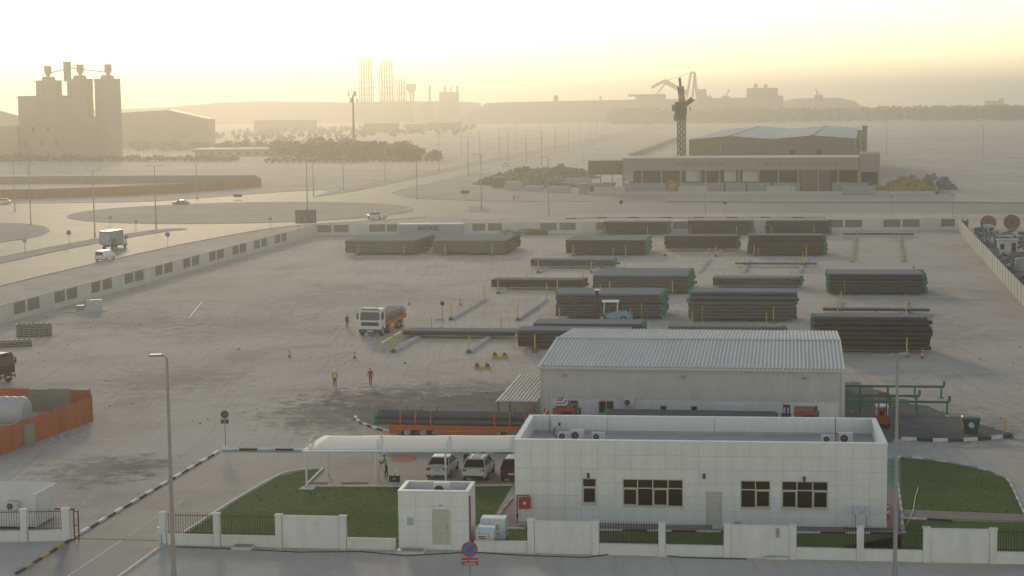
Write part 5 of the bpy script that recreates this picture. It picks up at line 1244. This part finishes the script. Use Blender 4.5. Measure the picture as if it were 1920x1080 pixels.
fc = thing('factory_building', 'long open factory front with pale lettered fascia and blue grey low walls', 'factory', FC, FAN)
FW = 70.0
MB().box(0,0,7.0,FW,14,10.6).build('fascia', FASC, fc); sheet_ribs(fc, 0, FW, 0, 7.0, 10.6, FASC, 1.0)
MB().box(-.3,-.5,10.6,FW+.3,15,10.95).build('roof', mat('fascia_roof', (.55,.51,.44), .6, var=.05), fc)
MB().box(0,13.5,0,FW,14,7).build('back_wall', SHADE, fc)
for i in range(13): MB().box(i*FW/12-.2,.3,0,i*FW/12+.2,.7,7.0).build('column', FASC, fc)
for a, b in ((0,13),(17,30.5),(31,37),(37.5,44.5),(45,53),(62.5,73)): MB().box(a,.0,0,b,.25,3.3).build('low_wall', BGREY, fc)
for a, b, z in ((0,3,5.2),(19,23,4.6),(30.5,34,4.4),(36,41,4.4)): MB().box(a,1.2,3.6,b,1.4,7.0).build('screen_panel', mat('screen_pale', (.46,.43,.37), .7, var=.1), fc)
MB().box(53.3,1.0,0,61.8,1.3,7.0).build('shutter_door', mat('shutter_brown', (.13,.10,.08), .8, var=.15), fc)
ink = mat('fascia_ink', (.19,.19,.22), .7, var=.3)
random.seed(21)
lt = MB(); x = 15.5
while x < 31: w_ = random.uniform(.35,.7); lt.box(x,-.13,8.5,x+w_,-.09,8.5+random.choice((.9,.9,1.2))); x += w_+random.choice((.2,.2,.7))
x = 40
while x < 63: w_ = random.uniform(.3,1.6); z_ = 8.6+random.uniform(-.1,.15); lt.box(x,-.13,z_,x+w_,-.09,z_+random.uniform(.25,.4)); lt.box(x+w_*.6,-.13,z_+.45,x+w_*.6+.25,-.09,z_+random.uniform(.7,1.2)); x += w_+random.choice((.15,.3,.9))
l_ = lt.build('fascia_lettering', ink, fc)
def fac(u, v, z=0): return FC + Vector((u*math.cos(FAN)-v*math.sin(FAN), u*math.sin(FAN)+v*math.cos(FAN), z))
o = thing('factory_annex', 'pale annex with dark open bay at the right end of factory front', 'annex', fac(FW+.2,1.0), FAN)
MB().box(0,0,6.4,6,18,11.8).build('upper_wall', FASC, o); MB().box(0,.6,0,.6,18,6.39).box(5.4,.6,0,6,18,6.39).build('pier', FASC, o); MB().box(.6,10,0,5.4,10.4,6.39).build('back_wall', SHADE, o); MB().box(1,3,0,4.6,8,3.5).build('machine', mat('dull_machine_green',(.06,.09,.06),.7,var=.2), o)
o = thing('brown_shed', 'low brown sheeted shed left of the factory front', 'shed', fac(-11.6,6), FAN)
MB().box(0,0,5.6,11.3,14,9.8).build('sheet_wall', mat('shed_brown', (.15,.115,.08), .7, var=.1), o); MB().box(-.4,-.4,9.8,11.6,14.4,10.0).build('roof', GROOF, o)
for x in (.3,3.8,7.4,11): MB().box(x-.15,.2,0,x+.15,.5,5.6).build('post', FASC, o)
o = thing('yard_office', 'small flat roofed glass fronted yard office before the brown shed', 'office', fac(-14,-1), FAN)
MB().box(0,0,2.6,11,7,3.2).build('roof', FASC, o); MB().box(.4,.5,0,10.6,6.5,2.59).build('wall', mat('office_grey',(.3,.29,.26),.7,var=.1), o)
for i in range(4): MB().box(4.2+i*1.5,.46,.5,5.5+i*1.5,.5,2.3).build('window', GLASS, o)
for i, (u, w_, lab) in enumerate(((-8,9.5,'white concrete block left in the factory boundary'),(17.5,8.5,'white wall block before the factory at centre left'),(43.5,8.3,'white wall block before the factory at centre right'))):
    o = tag(MB().rbox(0,-.3,0,w_,.3,2.5,.1).build('boundary_block', mat('boundary_pale', (.50,.47,.40), .8, var=.08), loc=fac(u,-5), rz=FAN), lab, 'wall')
o = thing('factory_fence', 'low factory boundary wall with posts before the grey walls', 'fence', fac(0,-5.4), FAN)
MB().box(-10,-.15,0,92,.15,1.0).build('low_wall', _m['boundary_pale'], o)
for i in range(26): MB().box(-10+i*4.05,-.1,1.0,-9.8+i*4.05,.1,2.3).build('post', GREYM, o)
o = thing('factory_gate', 'grey sliding gate in the factory boundary near its right end', 'gate', fac(66,-6.2), FAN)
MB().box(0,0,.2,8.5,.1,2.6).build('leaf', GREYM, o); MB().box(-.4,-.1,0,0,.2,2.9).box(8.5,-.1,0,8.9,.2,2.9).build('post', GREYM, o)
YH = mat('yellow_heap', (.42,.26,.05), .85, var=.35, scale=.8)
def heap(name, label, cat, loc, rx, ry, h, m, n=90, bits=True, rz=0, sz=.6):
    o = thing(name, label, cat, loc, rz); b = MB()
    for k in range(n):
        a = random.random()*6.28; q = math.sqrt(random.random()); x, y = rx*q*math.cos(a), ry*q*math.sin(a); z = h*(1-q*q)*random.uniform(.5,1.05)
        u = Vector((random.uniform(-1,1), random.uniform(-1,1), random.uniform(-.4,.4))).normalized()*sz*random.uniform(.6,1.5); c = Vector((x,y,max(.1,z)))
        b.bar(c-u, c+u, sz*random.uniform(.5,1.3), sz*random.uniform(.4,1.0))
    rings = [[(rx*f*math.cos(i*.3927), ry*f*math.sin(i*.3927), h*g) for i in range(16)] for f, g in ((1,0),(.8,.35),(.5,.72),(.15,.9))]
    b.loft(rings); x = b.build('pile', m, o); x['kind'] = 'stuff'; return o
heap('yellow_heap', 'big heap of yellow painted frames right of the factory', 'heap', fac(84,1), 9, 6, 5.2, YH, 160)
heap('yellow_heap', 'small yellow heap behind the left factory wall', 'heap', fac(14.8,4), 3.2, 2.5, 4.2, YH, 60)
heap('yellow_heap', 'low yellow heap by the annex foot', 'heap', fac(76,-2.5), 5, 1.5, 2.4, YH, 60)
heap('scrap_pile', 'grey machine scrap pile upper right of the factory yard', 'heap', fac(92,48), 4, 4, 4, _m['junk_grey'], 60); heap('scrap_pile', 'dark scrap pile along the right factory fence', 'heap', fac(95,24), 4, 4, 4.2, _m['junk_blue'], 60)
heap('rubble_heap', 'long brown heap of stored gear at left of the factory', 'heap', G(990,341), 15, 9, 5.2, mat('brown_clutter', (.22,.16,.09), .85, var=.45, scale=.6), 240, sz=.9)
heap('rubble_heap', 'second brown heap of stored gear nearer the yard office', 'heap', G(1050,335), 14, 8, 4.8, _m['brown_clutter'], 200, sz=.9)
heap('rubble_heap', 'dark low clutter at the left tip of the storage yard', 'heap', G(925,346), 7, 5, 3.0, mat('dark_clutter', (.12,.11,.09), .85, var=.4), 90)
heap('rubble_heap', 'grey blue sheeted clutter before the brown heaps', 'heap', G(1020,352), 12, 4, 2.2, mat('blue_clutter', (.22,.23,.26), .8, var=.4, scale=.8), 110)
for x, y, w_, h_, lab in ((962,356,5.2,2.6,'pale storage box in the storage yard nearest the pair of people'),(1085,350,8,2.6,'white storage cabin at the right of the storage yard'),(932,352,3.5,3.4,'dark olive container in the storage yard'),(1000,359,6,1.6,'low pale block at the storage yard edge'),(1046,361,7,1.7,'low tan block row at the storage yard edge')):
    o = thing('storage_box', lab, 'storage box', G(x,y), FAN, 'storage boxes beside the factory'); mm = mat('olive_box',(.16,.15,.09),.7) if 'olive' in lab else mat('pale_box', (.44,.41,.35), .7, var=.1)
    MB().rbox(-w_/2,0,0,w_/2,2.4,h_,.08).build('body', mm, o); MB().box(-w_/2-.05,-.05,h_,w_/2+.05,2.45,h_+.12).build('lid', _m['fascia_roof'], o)
def lattice(b, p, q, w, n, r=.12):
    p, q = Vector(p), Vector(q); d = (q-p).normalized(); u = d.orthogonal().normalized()*w/2; v = d.cross(u).normalized()*w/2
    cs = [u+v, u-v, -u-v, -u+v]
    for c in cs: b.bar(p+c, q+c, r*1.6, r*1.6)
    for i in range(n):
        a = p.lerp(q, i/n); c_ = p.lerp(q, (i+1)/n)
        for k in range(4):
            b.bar(a+cs[k], c_+cs[(k+1)%4], r, r); b.bar(a+cs[(k+1)%4], c_+cs[k], r, r); b.bar(a+cs[k], a+cs[(k+1)%4], r, r)
o = thing('tower_crane', 'dark lattice tower crane with folded jib behind the factory front', 'tower crane', at_dist(1278,350,565)*1.0, R(10))
o.location.z = 0
CR = mat('crane_steel', (.10,.085,.065), .6, var=.15)
b = MB(); lattice(b, (0,0,0), (0,0,21.5), 1.9, 12, .16); b.build('mast', CR, o)
b = MB(); lattice(b, (0.2,0,27.5), (-.3,0,32.5), 1.3, 4, .14); b.bar((-.3,0,32.5),(-.6,0,35.2),.7,.5); b.build('folded_jib', CR, o)
MB().box(-2.2,-1.2,21.5,1.2,1.2,23.5).box(-1.9,-1.1,23.51,1.5,1.1,27.5).build('slewing_unit', mat('crane_dark', (.06,.065,.055), .7, var=.2), o)
MB().bar((.8,0,26.3),(3.6,0,28.4),1.3,1.4).build('counterweight_arm', _m['crane_dark'], o); MB().box(-2.9,-.9,24.6,-1.95,.9,26.6).build('operator_cab', CR, o); MB().bar((2.6,0,25.9),(3.0,0,24.6),.25,.25).build('hook_block', CR, o)
b = MB()
for i in range(28): c = G(1180,301).lerp(G(1272,264), i/27); MB; b.box(c.x-.25,c.y-.25,0,c.x+.25,c.y+.25,3.4)
for i in range(27): a, c = G(1180,301).lerp(G(1272,264), i/27), G(1180,301).lerp(G(1272,264), (i+1)/27); b.bar(a+Vector((0,0,1.4)), c+Vector((0,0,1.4)), .2, 2.4)
tag(b.build('boundary_wall', mat('far_fence', (.24,.22,.19), .8, var=.2)), 'far panel fence climbing towards the crane beside the main road', 'fence')
o = tag(MB().box(0,-.1,0,95,.1,2.0).build('boundary_wall', mat('weed_fence', (.13,.11,.08), .9, var=.4, scale=.5), loc=fac(93,-4), rz=R(79)), 'dark fence line along the right side of the factory yard', 'fence')

# ---------------------------------------------------------------- trees
LEAF = mat('foliage', (.04,.048,.02), .8, var=.35, scale=.8); BARK = mat('bark', (.10,.075,.05), .9, var=.2)
def tree_mesh(seed, h, w, n=260):
    rnd = random.Random(seed); b = MB()
    cl = [(rnd.uniform(-.5,.5)*w*.8, rnd.uniform(-.5,.5)*w*.8, h*rnd.uniform(.22,.82), w*rnd.uniform(.2,.36)) for _ in range(12)] + [(0,0,h*.5,w*.42)]
    for _ in range(n):
        cx, cy_, cz, r = rnd.choice(cl); v = Vector((rnd.gauss(0,1), rnd.gauss(0,1), rnd.gauss(0,1))).normalized()*r*rnd.uniform(.55,1.1)
        c = Vector((cx,cy_,cz))+v*Vector((1,1,.8)); s = w*rnd.uniform(.06,.13); u = Vector((rnd.gauss(0,1),rnd.gauss(0,1),rnd.gauss(0,1))).normalized(); t = u.orthogonal().normalized()
        b.add([c-u*s, c+t*s*.7, c+u*s, c-t*s*.7], [(0,1,2,3)])
    crown = b.mesh('crown', LEAF)
    tb = MB().tube((0,0,0),(0,0,h*.5),w*.05,w*.03,6)
    for k in range(4): a = k*1.6+seed; tb.tube((0,0,h*.35),(math.cos(a)*w*.25,math.sin(a)*w*.25,h*.65),w*.025,w*.01,5)
    return crown, tb.mesh('trunk', BARK)
TM = [tree_mesh(s, 7.5, 7.0) for s in range(4)]; SM = [tree_mesh(s+9, 3.4, 4.0, 150) for s in range(3)]
def tree(label, loc, sc, kinds, group, name='tree'):
    o = thing(name, label, 'tree' if name == 'tree' else 'shrub', loc, random.random()*6.28, group); o.scale = (sc, sc, sc*random.uniform(.85,1.15))
    c, t = random.choice(kinds); link('crown', c, o); link('trunk', t, o)
random.seed(5)
for i in range(110):
    x = random.uniform(520,828); y = random.uniform(286,303)
    tree('dusty green tree in the thick belt left of the main road', G(x,y), random.uniform(.75,1.2)*(1.05 if x < 700 else 1.05-.5*(x-700)/128), TM, 'trees in the belt by the main road')
for i in range(40):
    x = random.uniform(240,545); tree('low tree in the thin line behind the pale low building', G(x, random.uniform(281,286)), random.uniform(.55,.9), TM, 'trees behind the low building')
for i in range(34):
    x = 205+i*7.2; tree('rounded shrub in the even row before the silos', G(x, 303.5+random.uniform(-.7,.7)), random.uniform(.8,1.15), SM, 'shrubs in the row before the silos', 'shrub')
for i in range(26):
    x = 500+i*12.5; tree('small rounded shrub in the row below the tree belt', G(x, 306.5-(i*.15)+random.uniform(-.7,.7)), random.uniform(.7,1.0), SM, 'shrubs below the tree belt', 'shrub')
for i in range(22):
    tree('dark shrub in the hedge at the foot of the silos', G(-10+i*9.5, 304+random.uniform(-1.2,.4)), random.uniform(.8,1.4), SM, 'hedge at the foot of the silos', 'shrub')
# the far wood: one mass
def wood(name, label, pts, h, n, seed, m=LEAF, size=2.2):
    rnd = random.Random(seed); b = MB()
    for _ in range(n):
        (xa, ya, xb, yb) = rnd.choice(pts); x = rnd.uniform(xa, xb); Y = rnd.uniform(ya, yb)
        hh = h*rnd.uniform(.7,1.15); r = hh*.42
        for k in range(16):
            v = Vector((rnd.gauss(0,1), rnd.gauss(0,1), rnd.gauss(0,1))).normalized(); c = Vector((x,Y,hh*.55))+Vector((v.x*r, v.y*r, v.z*hh*.45)); s = size*rnd.uniform(.6,1.3)
            u = Vector((rnd.gauss(0,1),rnd.gauss(0,1),rnd.gauss(0,1))).normalized(); t = u.orthogonal().normalized(); b.add([c-u*s, c+t*s*.8, c+u*s, c-t*s*.8], [(0,1,2,3)])
    return tag(b.build(name, m), label, 'wood', kind='stuff')
wood('far_wood', 'long dark hazy wood reaching to the right edge', [(260,2080,620,2450),(560,1980,800,2500),(200,2150,330,2350)], 15, 1900, 2)
wood('far_wood', 'hazy clump of trees behind the tower crane', [(125,2120,190,2300)], 17, 260, 3)
wood('far_scrub', 'faint scrub scattered over the hazy plain', [(-420,1300,-120,1900),(-260,1500,-40,2100),(-500,1250,-250,1600)], 3.6, 420, 4, LEAF, 1.5)
wood('dry_scrub', 'dry low bushes on the plain right of the factory', [(330,1050,560,1080),(420,1010,520,1040)], 3.2, 130, 6, LEAF, .9)

# ---------------------------------------------------------------- silo works on the left
SILO = mat('silo_concrete', (.27,.25,.215), .85, var=.08, scale=.08)
SD = 945.0
def sx(pxx): return (pxx-960)/FPX*SD
silos = thing('silo_works', 'hazy cement works with three tall silos and blocky plant house', 'silo works', Vector((sx(141),SD,0)), 0)
for i, (x, top) in enumerate(((88,42.6),(146,43.2),(202,43.0))):
    X = sx(x+3)-sx(130); r = 6.75
    s_ = MB().lathe([(r,0),(r,top-1),(r+.15,top-.9),(r+.15,top)], (X,0 if i < 2 else -6), 28).build('silo', SILO, silos, True)
    MB().lathe([(r*.55,top),(r*.5,top+1.6),(r*.35,top+2.0)], (X,0 if i < 2 else -6), 14).build('silo_head', SILO, s_)
    MB().lathe([(.5,top+1.2),(1.0,top+2.4),(2.0,top+4.0),(2.0,top+7.6),(1.8,top+7.7)], (X+(-.2,.4,.6)[i],0 if i < 2 else -6), 10).build('filter_hopper', SILO, s_)
MB().box(sx(40)-sx(130),-8,0,sx(121)-sx(130),12,34.5).build('plant_house', SILO, silos); MB().box(sx(121)-sx(130),-9,0,sx(168)-sx(130),-6.6,33).build('stair_block', SILO, silos)
MB().box(sx(158)-sx(130),-9.5,0,sx(196)-sx(130),-6.9,23).build('conveyor_house', SILO, silos); MB().box(sx(-50)-sx(130),-12,0,sx(40)-sx(130)-.05,10,19).build('side_hall', SILO, silos)
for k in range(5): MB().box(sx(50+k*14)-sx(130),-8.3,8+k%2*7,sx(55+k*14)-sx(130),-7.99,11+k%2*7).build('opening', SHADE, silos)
b = MB(); lattice(b, (-1.0,0,42), (-1.0,0,52.5), 2.6, 6, .3); b.box(-2.2,-1.2,43,.2,1.2,52).build('elevator_tower', SILO, silos)
b2 = MB().bar((sx(92)-sx(130),-2,46.2),(-1,-2,48.6),.5,.6).bar((-1,-2,49.2),(sx(200)-sx(130),-4,46.6),.5,.6); b2.build('conveyor_bridge', SILO, silos)
MB().bar((sx(40)-sx(130)-3,0,33.6),(sx(40)-sx(130)+5,0,34.2),.6,.5).build('roof_beam', SILO, silos)
# big hazy sheds
def shed(label, x0, x1, D, ybase, he, hr, depth, m):
    a = at_dist(x0, ybase, D); b_ = at_dist(x1, ybase, D); w_ = b_.x-a.x
    o = thing('large_shed', label, 'shed', Vector((a.x, D, 0)), 0, 'large hazy sheds')
    MB().extr([(0,0),(w_,0),(w_,he),(w_*.55,hr),(0,hr-1.5)], 0, depth).build('wall', m, o)
    MB().add([(-.5,-.6,hr-1.4),(w_*.55,-.6,hr+.1),(w_*.55,depth,hr+.1),(-.5,depth,hr-1.4)], [(0,1,2,3)]).build('roof_slope', GROOF, o); MB().add([(w_*.55,-.6,hr+.1),(w_+.5,-.6,he+.05),(w_+.5,depth,he+.05),(w_*.55,depth,hr+.1)], [(0,1,2,3)]).build('roof_slope', GROOF, o)
    n = 14
    for i in range(n): MB().box(w_*(i+.3)/n,-.4,2,w_*(i+.45)/n,0,he-2).build('wall_rib', m, o)
    return o
SH = mat('shed_sheet', (.25,.225,.19), .8, var=.06)
shed('long hazy shed with sloping right roof end beside the silos', 228, 392, 1220, 275, 19, 25.5, 28, SH); shed('hazy shed half hidden left of the silo works', -60, 60, 1300, 275, 20, 26, 80, SH)
o = thing('low_building', 'low pale flat roofed building before the tree line', 'building', Vector((G(440,293).x, G(440,293).y, 0)), R(-4))
w_ = 45.0
MB().box(-w_/2,0,0,w_/2,18,3.6).build('wall', mat('low_wall_tan', (.28,.25,.20), .8, var=.1), o); MB().box(-w_/2-1,-1,3.6,w_/2+1,19,4.3).build('roof', mat('low_roof_pale', (.52,.48,.40), .7, var=.06), o)
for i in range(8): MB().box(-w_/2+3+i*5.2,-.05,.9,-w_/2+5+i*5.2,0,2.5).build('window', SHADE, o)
o = thing('far_hoarding', 'long orange hoarding fence on the left beyond the far road', 'hoarding', G(-40,377), 0)
ORF = mat('far_orange_sheet', (.36,.15,.07), .8, var=.15, scale=.3, stretch=(1,1,.2)); GRF = mat('far_brown_sheet', (.22,.19,.15), .8, var=.1, scale=.3)
pts = px([(-40,374),(60,373),(200,368),(330,362),(420,356),(490,350)])
for a, c in zip(pts, pts[1:]):
    n = max(2, int((c-a).length/6))
    for i in range(n):
        p, q = a.lerp(c, i/n)-o.location, a.lerp(c, (i+1)/n)-o.location; MB().bar(p+Vector((0,0,1.5)), q+Vector((0,0,1.5)), .1, 3.0).build('hoarding_sheet', ORF, o)
pts = px([(490,350),(480,343),(300,343.5),(100,344.5),(-60,346)])
for a, c in zip(pts, pts[1:]):
    n = max(1, int((c-a).length/9))
    for i in range(n):
        p, q = a.lerp(c, i/n)-o.location, a.lerp(c, (i+1)/n)-o.location; MB().bar(p+Vector((0,0,1.4)), q+Vector((0,0,1.4)), .1, 2.8).build('hoarding_sheet', GRF, o)
o = thing('telecom_mast', 'tall slim telecom mast with ring of antennas above the trees', 'telecom mast', G(664,290), 0)
MS = mat('mast_steel', (.14,.125,.10), .6, var=.1)
MB().tube((0,0,0),(0,0,33),.75,.4,10).build('pole', MS, o, True)
ring = MB()
for z in (30.0,33.5):
    for k in range(12): a, c = k*math.pi/6, (k+1)*math.pi/6; ring.bar((2.3*math.cos(a),2.3*math.sin(a),z),(2.3*math.cos(c),2.3*math.sin(c),z),.12,.12)
ring.build('antenna_ring', MS, o)
for k in range(6): a = k*math.pi/3+.3; MB().box(2.3*math.cos(a)-.3,2.3*math.sin(a)-.2,29+(k%2)*3.3,2.3*math.cos(a)+.3,2.3*math.sin(a)+.2,31.6+(k%2)*3.6).build('antenna', MS, o)
for k in range(3): MB().tube((k-1,0,33),(k-1.0,0,37),.09,.05,5).build('whip_aerial', MS, o)

# ---------------------------------------------------------------- hazy skyline
FARM = mat('far_steel', (.17,.15,.125), .8, var=.1, scale=.02); HILL = mat('hill_earth', (.24,.21,.17), .95, var=.1, scale=.004)
D2 = 2600.0
def at2(pxx, D=D2): return Vector(((pxx-960)/FPX*D, D, 0))
def zat(pxx, y, D): return CAMH + (HORIZON_Y - ROLL*(pxx-960) - y)/FPX*D
for x0, x1, top, n, lab in ((680,690,107,3,'leftmost faint cluster of hazy rig legs on the skyline'),(694,703,106,3,'second faint cluster of hazy rig legs on the skyline'),(718,742,107,6,'widest faint cluster of hazy rig legs on the skyline'),(750,764,138,4,'shorter rightmost faint rig tower on the skyline')):
    o = thing('rig_tower', lab, 'rig tower', at2((x0+x1)/2), 0, 'hazy rig towers on the skyline'); h = min(zat(x0, top, D2), 108); w_ = (x1-x0)/FPX*D2
    for i in range(n):
        b = MB(); x = -w_/2+w_*i/max(1,n-1); hh = h*random.uniform(.86,1.0); b.tube((x,0,0),(x,0,hh),.8,.7,6); b.tube((x+2.4,4,0),(x+2.4,4,hh*.97),.55,.5,6); [b.bar((x,0,z_),(x+2.4,4,z_+6),.35,.35) for z_ in range(30,int(hh)-8,9)]; b.build('leg', FARM, o)
    MB().box(-w_/2-6,-12,2,w_/2+6,12,31).build('hull', FARM, o)
def skyline(name, label, cat, pxx, D, parts):
    o = thing(name, label, cat, at2(pxx, D), 0, 'hazy skyline structures')
    for nm, x0, x1, z0, z1 in parts: MB().box((x0-pxx)/FPX*D,-10,z0,(x1-pxx)/FPX*D,10,z1).build(nm, FARM, o)
    return o
skyline('plant_block', 'hazy block with three short stacks on the skyline', 'plant', 847, D2, [('block',829,865,0,44),('stack',838,841,44,53),('stack',850,852,44,53),('stack',861,864,44,53)])
skyline('far_chimney', 'single hazy chimney on the skyline', 'chimney', 811, D2, [('shaft',809.5,812.5,0,54),('base',795,820,0,30)])
o = skyline('water_tower', 'hazy water tower right of the rig towers', 'water tower', 777, D2, [('leg',774,776,0,46),('leg',779,781,0,46)]); MB().lathe([(3,44),(7,48),(7,56),(6,57)], n=12).build('tank', FARM, o)
skyline('far_warehouse', 'hazy flat building low on the plain left of the mast', 'building', 540, 1900, [('block',484,598,0,12)])
skyline('far_warehouse', 'long hazy low building behind the telecom mast', 'building', 715, 1750, [('block',688,752,0,9)]); skyline('far_warehouse', 'faint low buildings in haze right of the mast', 'building', 810, 1850, [('block',770,800,0,7),('block',806,870,0,8)])
skyline('power_house', 'hazy square power house with two stacks at right', 'building', 1430, 2500, [('block',1403,1458,0,44),('block',1458,1468,0,33),('stack',1417,1420,44,50),('stack',1436,1438.5,44,49)])
skyline('conveyor_works', 'hazy conveyor works on the long mound', 'plant', 1240, 2450, [('deck',1181,1250,34,37),('block',1195,1250,28,37),('block',1310,1325,28,43),('post',1128,1130,26,36),('post',1042,1050,28,37)])
o = thing('ship_loader', 'hazy ship loader with sloping boom behind the tower crane', 'ship loader', at2(1295,2450), 0, 'hazy skyline structures'); k = 2450/FPX
b = MB().bar((-70*k,0,46),(-48*k,0,55),5,4).bar((-48*k,0,55),(-5*k,0,38),5,6).bar((-60*k,0,38),(-40*k,0,56),2,2); b.build('boom', FARM, o)
MB().bar((-5*k,0,32),(3*k,0,66),3,3).bar((3*k,0,66),(10*k,0,66),4,3).bar((10*k,0,66),(6*k,0,32),3,3).bar((10*k,0,66),(14*k,0,32),3,3).build('gantry', FARM, o); MB().bar((-45*k,0,55),(3*k,0,66),.8,.8).build('stay', FARM, o)
for x, y1, dx, lab in ((1330,167,-9,'hazy harbour crane with raised jib, leftmost of three'),(1362,168,7,'hazy harbour crane with raised jib, middle of three'),(1536,166,-6,'hazy harbour crane above the dome shaped mound')):
    o = thing('harbour_crane', lab, 'crane', at2(x, 2450), 0, 'hazy skyline structures'); z1 = zat(x, y1, 2450)
    MB().bar((0,0,30),(dx*k,0,z1),1.2,1.6).build('jib', FARM, o); MB().box(-5,-4,24,5,4,33).build('house', FARM, o); MB().bar((0,0,32),(-dx*.6*k,0,36),1,1).build('back_stay', FARM, o)
def mound(name, pts, D, depth, m=HILL):
    "long flat-topped bank: pts = (column, crest height)"
    rings = []
    for x, h in pts: X = (x-960)/FPX*D; rings.append([(X,D,-.5),(X,D+h*2.2,h*.8),(X,D+h*3.0,h),(X,D+depth,h),(X,D+depth+h*3,-.5)])
    return tag(MB().loft(rings, True).build(name, m, None, True), kind='structure')
mound('mound', [(-200,.2),(-40,18),(300,27),(400,33),(470,34.5),(560,33),(640,31),(760,32),(870,30),(900,28)], 2650, 300)
mound('mound', [(860,4),(915,27.5),(960,28.5),(1130,29.5),(1250,30),(1420,31),(1470,26),(1500,2)], 2350, 260)
mound('mound', [(1478,1),(1500,24),(1530,29),(1590,29.5),(1620,24),(1640,2)], 2700, 200)
o = skyline('far_barge', 'low dark structure above the wood at the right skyline', 'building', 1862, 3000, [('block',1849,1879,0,21),('mast',1875,1877,21,26)])
# ---------------------------------------------------------------- grass blades and ground litter
def inside(p, poly):
    c = False; j = len(poly)-1
    for i in range(len(poly)):
        a, b = poly[i], poly[j]
        if (a.y > p[1]) != (b.y > p[1]) and p[0] < (b.x-a.x)*(p[1]-a.y)/(b.y-a.y)+a.x: c = not c
        j = i
    return c
rg = random.Random(12)
for poly, n, lab in ((lawn1, 6000, 'short grass of the large left lawn'), (lawn2, 2800, 'short grass of the right lawn beyond the path'), (lawn3, 2400, 'short grass between right path and fence'), (lawn4, 2400, 'short grass strip between office and fence')):
    xs = [p.x for p in poly]; ys = [p.y for p in poly]; vs = []; fs = []; mi = []
    for _ in range(n):
        p = (rg.uniform(min(xs), max(xs)), rg.uniform(min(ys), max(ys)))
        if not inside(p, poly): continue
        a = rg.random()*6.28; w = rg.uniform(.03,.09); h = rg.uniform(.02,.045); k = len(vs); lx, ly = rg.uniform(-.06,.06), rg.uniform(-.06,.06)
        vs += [(p[0]-w*math.cos(a), p[1]-w*math.sin(a), .03), (p[0]+w*math.cos(a), p[1]+w*math.sin(a), .03), (p[0]+lx, p[1]+ly, .03+h)]; fs.append((k,k+1,k+2)); mi.append(rg.choice((0,0,1,2)))
    me = bpy.data.meshes.new('grass'); me.from_pydata(vs, [], fs)
    for c_ in ((.15,.19,.052),(.18,.21,.07),(.12,.155,.042)): me.materials.append(mat('grass_%d' % int(c_[0]*100), c_, .9, var=.2, spec=.05))
    me.polygons.foreach_set('material_index', mi); tag(link('grass', me), lab, 'grass', kind='stuff')
b = MB()
for _ in range(900):
    x, y = rg.uniform(-60, 1960), 430 + 640*rg.random()**1.0
    p = G(x, y)
    if y > 800: continue
    s = rg.uniform(.03,.10)*(1 if rg.random() < .96 else 1.8); a = rg.random()*3
    b.m(rg.choice((0,0,1,2))); u = Vector((math.cos(a), math.sin(a), 0))*s; b.bar(p-u+Vector((0,0,s*.4)), p+u+Vector((0,0,s*.5)), s*1.3, s*.8)
tag(b.build('ground_litter', [mat('pebble', (.34,.30,.25), .9), mat('dark_pebble', (.14,.12,.10), .9), mat('pale_litter', (.6,.57,.5), .8)]), 'scattered stones and litter on the sand', 'litter', kind='stuff')
# ---------------------------------------------------------------- haze
HZ = bpy.data.materials.new('haze_air'); HZ.use_nodes = True; nt = HZ.node_tree
for n in list(nt.nodes): nt.nodes.remove(n)
ho = nt.nodes.new('ShaderNodeOutputMaterial'); hv = nt.nodes.new('ShaderNodeVolumePrincipled')
hv.inputs['Color'].default_value = (.95,.90,.80,1); hv.inputs['Density'].default_value = .00044; hv.inputs['Anisotropy'].default_value = .68
nt.links.new(hv.outputs[0], ho.inputs['Volume'])
HZ.cycles.homogeneous_volume = True
hb = MB().box(-14100,-260,-1.5,14100,20100,112).build('haze', HZ); tag(hb, 'thin dusty haze hanging over the whole site', 'haze', kind='stuff')
